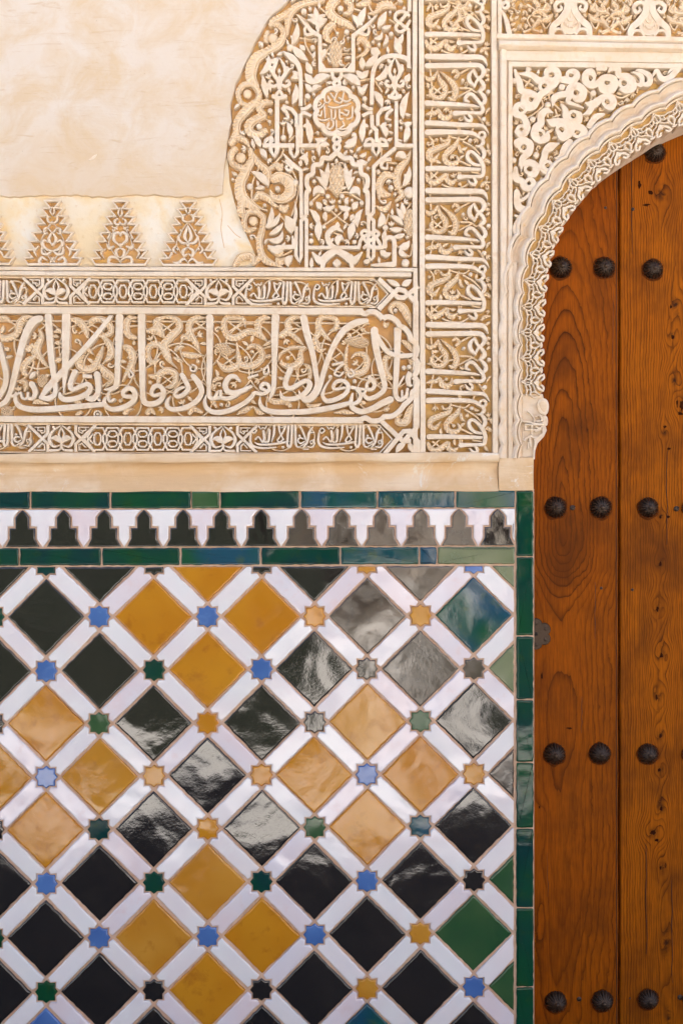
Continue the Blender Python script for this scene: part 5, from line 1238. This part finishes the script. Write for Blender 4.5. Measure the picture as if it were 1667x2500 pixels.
# phase: lattice rings sit where the photo shows them (row 753 on the upright part)
s753 = next(scum[i] for i, p in enumerate(smo) if p[1] <= 753)
PER = 61.0
def ph(s): return ((s - s753) / PER)
def sc(s, a): return a * (abs(math.sin(math.pi * (ph(s) + 0.5))) ** 0.6)     # cusps between rings
# body of the arch: lattice ground with the door-side edge as a real reveal
BACK = -0.150
px()
ring_n = 52
low = intr[:]
def body(n0, n1, d, name, mat, sa=0.0, sb=0.0, base=BACK, s0=0.0, s1=None, step=5.0, edge=None):
    """strip between offsets n0 and n1 with scalloped edges"""
    s1 = TOT if s1 is None else s1
    k = int((s1 - s0) / step); V, F = [], []
    for i in range(k + 1):
        s = s0 + (s1 - s0)*i/k
        a = at(s, n0 + sc(s, sa)); b = at(s, n1 + sc(s, sb))
        V += [P(*a, base, d), P(*a, d - 0.001, d), P(*at(s, n0 + 1.0 + sc(s, sa)), d, d), P(*at(s, n1 - 1.0 + sc(s, sb)), d, d), P(*b, d - 0.001, d), P(*b, base, d)]
    for i in range(k):
        for j in range(5): c = i*6 + j; F.append((c, c+1, c+7, c+6))
        c = i*6; F.append((c + 5, c, c + 6, c + 11))
    F.append((0,1,2,3,4,5)); F.append(tuple(k*6 + j for j in range(6))[::-1])
    return mesh(name, V, F, mat, ang=40)
S_LOW = next(scum[i] for i, p in enumerate(smo) if p[1] <= 965)
body(2.5, 56, -0.016, 'lattice_ground', 'stucco_gold', 0, 0, BACK, S_LOW - 20)
# profiled mouldings: cavetto between rolls, all following the scallops
def mould(prof, name, mat='moulding', sa=4.0, step=4.0, s0=0.0):
    k = int((TOT - s0) / step); V, F = [], []; w = len(prof)
    for i in range(k + 1):
        s = s0 + (TOT - s0)*i/k; z = sc(s, sa)
        for n, d in prof:
            V.append(P(*at(s, n + z), d + random.uniform(-0.0003, 0.0003), 0.0))
    for i in range(k):
        for j in range(w - 1): c = i*w + j; F.append((c, c+1, c+w+1, c+w))
        c = i*w; F.append((c + w - 1, c, c + w, c + 2*w - 1))
    F.append(tuple(range(w))); F.append(tuple(k*w + j for j in range(w))[::-1])
    return mesh(name, V, F, mat, ang=50)
mould([(45, -0.03), (45, -0.004), (45.6, 0.0), (47, 0.0014), (48.5, 0.0018), (50, 0.0), (50.4, -0.03)], 'lattice_rim', 'stucco', 9.0)
mould([(51.5, -0.03), (51.5, 0.004), (53.5, 0.009), (56, 0.0108), (59, 0.010), (61, 0.005), (62.5, 0.0045), (63.5, 0.001), (66, -0.007), (70, -0.013), (75, -0.0135), (79, -0.009), (82, -0.003), (84, 0.001), (85, 0.002), (85.6, -0.03)], 'cavetto_moulding', 'moulding', 10.0)
mould([(87.6, -0.03), (87.6, 0.003), (89, 0.0068), (92, 0.0078), (95.5, 0.006), (98, 0.001), (98.6, -0.03)], 'outer_roll', 'moulding', 9.5)
# openwork lattice
def A(s, n): return at(s, n)
k0 = int(-(s753 - S_LOW) / PER) - 0
k1 = int((TOT - s753) / PER) - 4
for k in range(k0, k1 + 1):
    s = s753 + k*PER; h = PER/2
    if s < S_LOW - 4 or at(s, 0)[0] > 1880: continue
    px(); t = dict(name='lattice_strand', top=0.0002, base=-0.0175, step=2.6)
    S([A(s + 9.2*math.cos(a), 36 + 9.2*math.sin(a)) for a in [2*math.pi*i/10 for i in range(10)]], 3.0, closed=True, **t)
    S([A(s - 9, 35), A(s - 5, 45), A(s, 52)], 2.8, **t); S([A(s + 9, 35), A(s + 5, 45), A(s, 52)], 2.8, **t); S([A(s, 27), A(s, 46)], 2.6, **t)
    for sg in (1, -1):
        S([A(s + sg*8, 33), A(s + sg*16, 27), A(s + sg*h, 27), A(s + sg*(h + 6), 20), A(s + sg*(h + 4), 10)], 2.9, **t)
        S([A(s + sg*9, 41), A(s + sg*20, 36), A(s + sg*h, 38)], 2.8, **t)
        S([A(s + sg*h, 30), A(s + sg*(h - 8), 20), A(s + sg*h, 4)], 2.9, **t)
        S([A(s + sg*3, 28), A(s + sg*10, 20), A(s + sg*20, 16), A(s + sg*h, 4)], 2.8, **t)
        S([A(s + sg*18, 33), A(s + sg*18, 27)], 2.4, **t)
        # pierced tabs on the edge
        S([A(s, 20), A(s + sg*6, 13), A(s + sg*14, 8), A(s + sg*20, -3)], [4, 6, 6.5, 4], name='edge_tab', top=0.0006, base=-0.05)
        S([A(s + sg*7, 1), A(s + sg*12, -4), A(s + sg*20, -3)], [5, 5.5, 4], name='edge_tab', top=0.0005, base=-0.05)
    S([A(s, 20), A(s, 12)], [4, 9], name='edge_tab', top=0.0008, base=-0.05)
    S([A(s + h - 5, 2), A(s + h, 0.5), A(s + h + 5, 2)], 4.5, name='edge_tab', top=0.0005, base=-0.05)
# reveal (soffit) behind the openwork edge, following the intrados
kN = len(intr); V, F = [], []
q0 = [(x, y) for x, y in intr]
def inset_path(path, n):
    out = []
    for i in range(len(path)):
        a, b = path[max(i-1, 0)], path[min(i+1, len(path)-1)]
        tx, ty = b[0]-a[0], b[1]-a[1]; L = math.hypot(tx, ty) or 1
        out.append((path[i][0] + ty/L*n, path[i][1] - tx/L*n))
    return out
e1 = inset_path(intr, 1.5); e2 = inset_path(intr, 9)
for (a, b) in zip(e1, e2):
    V += [P(*a, BACK + 0.002, 0.0), P(*a, -0.018, 0.0), P(*b, -0.0165, 0.0), P(*b, BACK + 0.002, 0.0)]
for i in range(len(e1) - 1):
    for j in range(3): c = i*4 + j; F.append((c, c+1, c+5, c+4))
    c = i*4; F.append((c+3, c, c+4, c+7))
F.append((0,1,2,3)); c = (len(e1)-1)*4; F.append((c+3,c+2,c+1,c))
mesh('soffit', V, F, 'stucco', ang=40)
# bracket block at the foot of the arch
px()
solid([(1274,962),(1324,962),(1330,990),(1331,1015),(1330,1034),(1274,1034)], [(0, -0.0120), (1.2, -0.011)], 'bracket', 'moulding', BACK + 0.004)
solid([(1274,1036),(1330,1035),(1334,1050),(1327,1066),(1312,1082),(1306,1100),(1304,1119),(1274,1119)], [(0, -0.011), (1.2, -0.010)], 'bracket', 'moulding', BACK + 0.004)
cK = Crop(1200, 680, 3.357)
use(cK); t = dict(name='bracket_strand', straight=True, cap='bb', top=0.0, base=-0.012)
for p, w in [([(275,1195),(275,1240),(370,1240),(420,1210)], 14), ([(330,1195),(330,1290),(280,1310)], 14), ([(270,1195),(425,1200)], 12), ([(420,1200),(420,1270),(360,1320),(348,1400),(345,1480)], 14), ([(360,1215),(400,1235),(360,1255),(350,1235)], 12), ([(265,1330),(310,1290),(320,1380)], 16), ([(300,1340),(300,1400)], 12), ([(330,1300),(365,1300),(350,1330)], 16)]: S(p, w, **t)
LEAF(330,1270,400,1260,30, base=None) if False else None
# broken knob under the lattice
POLY([(372,1040),(385,1000),(420,980),(455,1000),(468,1050),(455,1105),(425,1115),(390,1095)], 'knob', top=-0.003, mat='stucco', base=-0.06, bev=4)
POLY([(390,1030),(410,1005),(440,1015),(450,1050),(435,1090),(410,1080)], 'knob_break', top=-0.0015, mat='ledge', base=-0.006)
POLY([(415,1135),(450,1130),(460,1170),(450,1205),(420,1195)], 'knob', top=-0.004, mat='stucco', base=-0.06, bev=3)
S([(255,1170),(300,1175),(360,1190),(420,1185)], 14, name='bracket_strand', top=0.0, base=-0.02); S([(360,1130),(395,1120),(410,1160),(370,1170)], 13, name='bracket_strand', top=0.0, base=-0.02); S([(300,1090),(340,1130),(350,1175)], 12, name='bracket_strand', top=0.0, base=-0.02)
px()

# ---------------------------------------------------------------- spandrel panel and door surround
spand = thing('spandrel_panel', 'stucco spandrel of bold curling scrolls above the arch, framed by plain strips', 'stucco panel', P(1400, 300, -0.016))
out_edge = [at(s, 90) for s in [S_LOW + (TOT - S_LOW)*i/160 for i in range(161)] if at(s, 90)[1] < 960]
GRD([(1241, 1119), (1241, 150), (2395, 150), (2395, 1119)] + [(2400, 1118)] + out_edge[::-1] + [(1250, 1119)], thick=0.13) if False else None
q = [(1240, 700), (1240, 150), (2440, 150), (2440, 700)] + [p for p in out_edge if p[1] < 700][::-1]
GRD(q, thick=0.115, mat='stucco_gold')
px()
BAR(1240, 151, 1250.5, 1119, 0.0008); 
q = [(1240, 149.5), (2400, 163), (2400, 175), (1251, 162)]
solid(rough_edge(q, 60, 0.4), [(0, 0.0), (1.2, 0.0012)], 'frame_strip', 'stucco', GROUND)
cH = Crop(1200, 0, 3.357)
def scrolls(mirror=None):
    use(cH, mir=mirror); t = dict(name='scroll', top=0.0)
    for p, w in [
        ([(190,575),(228,680),(242,740),(310,762),(358,780)], [20,45,45,50,40]), ([(222,602),(320,612),(390,660),(450,648),(478,690),(455,738),(400,770),(365,830),(340,868),(290,876),(262,840),(272,770)], [15,40,50,45,45,45,45,50,50,50,45,40]),
        ([(440,622),(452,580),(500,565),(540,592),(540,640),(510,690),(460,740)], [20,40,45,45,45,45,20]), ([(540,650),(600,652),(665,660),(698,615),(668,582),(620,595)], [30,50,50,45,40,15]),
        ([(850,620),(815,575),(772,602),(768,660),(810,698),(870,680),(920,635),(990,642),(1008,690),(978,738),(912,738),(882,690)], [15,30,45,50,45,45,45,50,50,45,45,30]), ([(960,585),(982,560),(1030,565),(1042,620),(1100,622),(1148,660),(1155,718),(1100,738),(1050,730)], [15,40,45,40,45,50,50,45,15]),
        ([(500,862),(512,800),(560,775),(620,762),(642,720),(700,705),(750,742),(738,806),(690,810),(660,790)], [15,45,45,45,50,55,50,45,40,15]), ([(640,785),(625,832),(700,862),(752,882)], [40,30,20,8]),
        ([(770,842),(830,852),(900,802),(960,786),(995,830),(978,878),(930,880)], [15,60,45,45,50,45,15]), ([(820,852),(802,910),(742,940)], [40,40,8]), ([(570,852),(602,900),(612,960),(660,1000),(708,988),(716,935),(690,912)], [15,40,50,55,50,40,15]),
        ([(500,922),(442,905),(405,950),(402,1010),(364,1040),(350,1100),(390,1146),(448,1130),(458,1082)], [10,45,50,50,50,55,50,50,20]), ([(450,982),(500,1002),(560,1002),(628,1022),(638,1088),(580,1126),(545,1080)], [10,60,60,55,50,50,30]), ([(640,1040),(720,1042),(758,1080),(740,1130)], [30,50,50,20]),
        ([(280,902),(232,856),(196,880),(194,930),(250,952),(280,1000),(288,1060),(250,1106),(210,1080),(214,1042)], [20,40,40,45,45,45,45,45,40,20]), ([(204,1200),(206,1164),(260,1150),(312,1180),(306,1240),(252,1300),(242,1400)], [20,45,50,50,50,45,8]), ([(242,1342),(320,1334),(365,1370),(348,1426),(300,1438)], [40,50,50,45,15]),
        ([(196,1380),(198,1456),(250,1488),(272,1536),(328,1536),(346,1500),(312,1474)], [30,50,45,45,45,40,15]), ([(550,1172),(480,1202),(442,1232),(430,1290),(410,1350),(432,1396),(486,1396),(498,1350)], [10,60,45,45,45,45,40,15]), ([(640,1162),(602,1202),(562,1288),(512,1290)], [40,45,40,8]),
        ([(204,1572),(214,1680),(262,1716),(320,1700)], [40,50,50,15]), ([(192,1764),(250,1782),(270,1742)], [15,30,15]), ([(260,1742),(202,1850),(190,1930)], [40,45,16]), ([(800,1030),(850,960),(915,935)], [40,46,20]), ([(1190,690),(1225,690),(1225,625),(1160,590)], [20,34,34,15]), ([(1250,690),(1290,680),(1290,620),(1220,580),(1180,575)], [30,40,40,30,10]), ([(1320,620),(1350,575),(1390,640),(1450,640),(1500,590),(1530,565)], [15,26,40,44,40,30]),
        ([(1440,640),(1500,580),(1480,560),(1450,590)], [20,26,20,14]), ([(205,1620),(240,1640),(300,1600),(305,1580)], [10,24,24,14]), ([(290,560),(310,565),(290,580)], [20,30,20]), ([(870,560),(930,562)], 34), ([(380,590),(385,575)], [20,10])]: S(p, [a*1.2 for a in w] if isinstance(w, list) else w, **t)
    for (x, y) in [(490,612),(652,612),(803,640),(945,672),(1082,680),(430,705),(692,758),(325,812),(946,832),(240,892),(668,946),(242,1066),(392,1100),(570,1062),(700,1082),(262,1205),(310,1382),(312,1500),(455,1358)]:
        RING(x, y, 36, 27, name='scroll_eye', top=0.0006)
    for a in [(575,710,28),(832,760,25),(460,855,25),(335,975,25),(365,1268,26),(185,660,24),(180,1310,24)]: DOT(*a)
    for p in ([(250,650),(340,700)],[(270,710),(320,640)],[(460,600),(510,650)],[(460,640),(510,600)],[(630,600),(680,640)],[(640,645),(670,600)],[(790,620),(830,660)],[(410,690),(450,720)],[(680,730),(720,790)],[(680,790),(730,740)],[(930,660),(970,710)],[(1060,680),(1110,700)],[(920,810),(970,860)],[(920,860),(960,810)],[(290,800),(340,840)],[(220,870),(250,920)],[(220,1050),(270,1100)],[(220,1100),(260,1050)],[(370,1080),(420,1120)],[(650,930),(700,970)],[(550,1040),(600,1080)],[(680,1060),(720,1100)],[(680,1100),(720,1060)],[(240,1170),(290,1230)],[(240,1230),(290,1170)],[(440,1330),(480,1370)],[(440,1370),(480,1330)],[(380,780),(420,860),(360,920),(300,960)],[(500,730),(470,800),(560,900)],[(560,680),(640,720)],[(720,640),(760,720),(820,780),(790,850)],[(840,790),(880,860)],[(1000,780),(1060,800),(1130,770)],[(500,960),(560,940)],[(440,780),(500,760)],[(560,830),(640,850)],[(300,1300),(400,1400)],[(240,1000),(330,1000),(400,880)],[(200,1540),(260,1640)],[(1140,590),(1200,670)],[(1190,750),(1200,700)],[(520,900),(540,960)]): STEM(p)
scrolls()
px()
FILL([(1251,166),(1680,170),(1640,188),(1587,208),(1527,256),(1486,271),(1459,304),(1420,342),(1376,401),(1337,446),(1301,508),(1274,577),(1254,640)], 5.6, 8, 34, -0.009, 'stucco_leaf')
sur = thing('door_surround', 'stepped plain stucco mouldings framing the carved spandrel and arch', 'moulding', P(1226, 1118, -0.016))
def vsweep(prof, y0, y1, name, mat='moulding', lean=0.0):
    """profile [(px, d)] swept vertically"""
    n = 40; V, F = [], []; w = len(prof)
    for i in range(n + 1):
        y = y0 + (y1 - y0)*i/n
        for x, d in prof: V.append(P(x + lean*(y - y0)/1200 + random.uniform(-.4, .4), y, d + random.uniform(-.0003, .0003), 0.0))
    for i in range(n):
        for j in range(w - 1): c = i*w + j; F.append((c, c+1, c+w+1, c+w))
    F.append(tuple(range(w))); F.append(tuple(n*w + j for j in range(w))[::-1])
    return mesh(name, V, F, mat, ang=45)
vsweep([(1210, -0.03), (1212, -0.0065), (1216.5, -0.0075), (1218, -0.013), (1219.5, -0.013), (1220.5, 0.004), (1223, 0.006), (1232, 0.0045), (1235, 0.001), (1237, -0.004), (1239.5, -0.006), (1240.5, -0.03)], 118, 1119, 'jamb_moulding', lean=1.0)
vsweep([(1210, -0.03), (1212, -0.0065), (1218, -0.0075), (1224, -0.0075), (1226, -0.03)], -118, 117, 'jamb_moulding')
q = [(1250, 700), (1252, 640), (1275, 560), (1275, 1119), (1240, 1119)]
solid([(1250, 640), (1262, 640), (1256, 700), (1248, 800), (1246, 1000), (1246, 1119), (1242, 1119), (1242, 640)], [(0, -0.006)], 'frame_strip', 'moulding', -0.03)
GRD([(1241, 690), (1275, 690), (1275, 1119), (1241, 1119)], 'jamb_ground', 'moulding', -0.0125, 0.03)
def hsweep(prof, x0, x1, name, mat='moulding', slope=0.0):
    n = 60; V, F = [], []; w = len(prof)
    for i in range(n + 1):
        x = x0 + (x1 - x0)*i/n
        for y, d in prof: V.append(P(x, y + slope*(x - x0) + random.uniform(-.35, .35), d + random.uniform(-.0003, .0003), 0.0))
    for i in range(n):
        for j in range(w - 1): c = i*w + j; F.append((c, c+1, c+w+1, c+w))
    F.append(tuple(range(w))); F.append(tuple(n*w + j for j in range(w))[::-1])
    return mesh(name, V, F, mat, ang=35)
hsweep([(92, -0.03), (93, 0.004), (103, -0.008), (104, 0.012), (106, 0.0155), (114, 0.0165), (117, 0.015), (122, 0.003), (123, -0.012), (124, -0.03)], 1216, 2400, 'cornice', slope=0.019)
hsweep([(122.5, -0.03), (124, 0.0015), (127, 0.0030), (140, 0.0025), (147, 0.0005), (149, -0.004), (149.4, -0.03)], 1221, 2400, 'fascia', slope=0.0125)
# ---------------------------------------------------------------- frieze of pendants above the door
frz = thing('pendant_frieze', 'stucco frieze of curling pendants and fine foliage above the door cornice', 'stucco frieze', P(1500, 90, -0.016))
GRD([(1212, -118), (2400, -118), (2400, 110), (1212, 88)], mat='stucco_gold')
q = [(1212, 81), (2400, 103), (2400, 115), (1212, 93)]
solid(rough_edge(q, 60, .4), [(0, 0.002), (1.2, 0.0035)], 'frame_strip', 'stucco', GROUND - 0.001)
BAR(1214, -118, 1224.5, 82, 0.0012)
def pendant(xc, dy):
    for s in ((1, -1) if xc > 1210 else (1,)):
        ST.update(crop=Crop(1200, 0, 3.357), mir=None, dx=0, dy=dy, rot=None)
        o = (xc - 1200)*3.357
        def m(p): return [(o + s*(a - 645), b) for a, b in p]
        t = dict(name='pendant_strand', top=0.0)
        if xc > 1210: S(m([(650,-60),(625,20),(610,90),(560,160),(500,215),(490,280)]), [50,56,56,56,50,46], **t)
        if xc > 1210: S(m([(612,60),(600,10),(550,8),(518,40),(535,85),(572,68),(562,45)]), [30,34,34,32,30,24,14], **t)
        if xc > 1210: S(m([(500,265),(530,235),(575,240),(600,275)]), [20,22,22,18], **t)
        if xc > 1210: S(m([(580,165),(570,210),(590,255),(645,272)]), [14,16,16,16], **t)
        # fine foliage between pendants
        for p, w in [([(325,120),(360,90),(420,80),(440,30)], [10,40,50,15]), ([(330,200),(390,170),(460,150),(500,110)], [8,30,50,15]), ([(420,100),(450,140),(500,120)], [20,44,10]), ([(440,20),(470,60),(440,90)], [20,40,20]), ([(325,230),(360,190),(390,140),(360,130)], [10,26,30,10]), ([(400,240),(410,262)], [34,26]), ([(340,0),(380,40),(360,70)], [30,40,10]), ([(480,30),(500,0)], [30,40])]:
            RIB([(o + s*(a - 645) - 0, b) for a, b in p], w, period=6.0)
        for p in ([(325,120),(290,160),(330,230),(400,260)], [(325,120),(390,150),(440,230),(480,180)], [(325,230),(260,260)], [(330,60),(420,130)]): STEM([(o + s*(a - 645), b) for a, b in p], 13)
    if xc < 1210: return
    POLY([(o, 65), (o + 30, 120), (o + 66, 160), (o + 76, 210), (o + 52, 258), (o, 278), (o - 52, 258), (o - 76, 210), (o - 66, 160), (o - 30, 120)], 'pendant_drop', top=-0.002)
    S([(o - 32, 142), (o - 12, 166), (o + 14, 166), (o + 32, 142)], [4, 14, 14, 4], name='crescent', top=0.0002); S([(o, 108), (o, 135)], [4, 14], name='drop', top=0.0002)
    S([(o - 66, 165), (o, 222), (o + 66, 165)], 8, name='chevron', straight=True, top=0.0)
    for k in range(-4, 5):
        if k: S([(o + k*15, 228 - abs(k)*12.5), (o + k*15, 242 - abs(k)*12.5)], [12, 3], name='tooth', top=0.0)
px()
for p, w in (([(1226,8),(1237,4),(1240,14),(1231,20),(1227,14)], [8,9,9,8,5]), ([(1225,26),(1232,40),(1238,58),(1243,80)], [5,9,11,12])): S(p, w, name='pendant_strand', top=0.0)
for xc, dy in ((1199.5, -4), (1392.5, 0), (1584.5, 4), (1777, 8), (1969, 12)): pendant(xc, dy)
px()
FILL([(1226, -60), (1760, -50), (1760, 88), (1226, 79)], 3.2, 6.5, 150, -0.006, 'stucco_leaf')
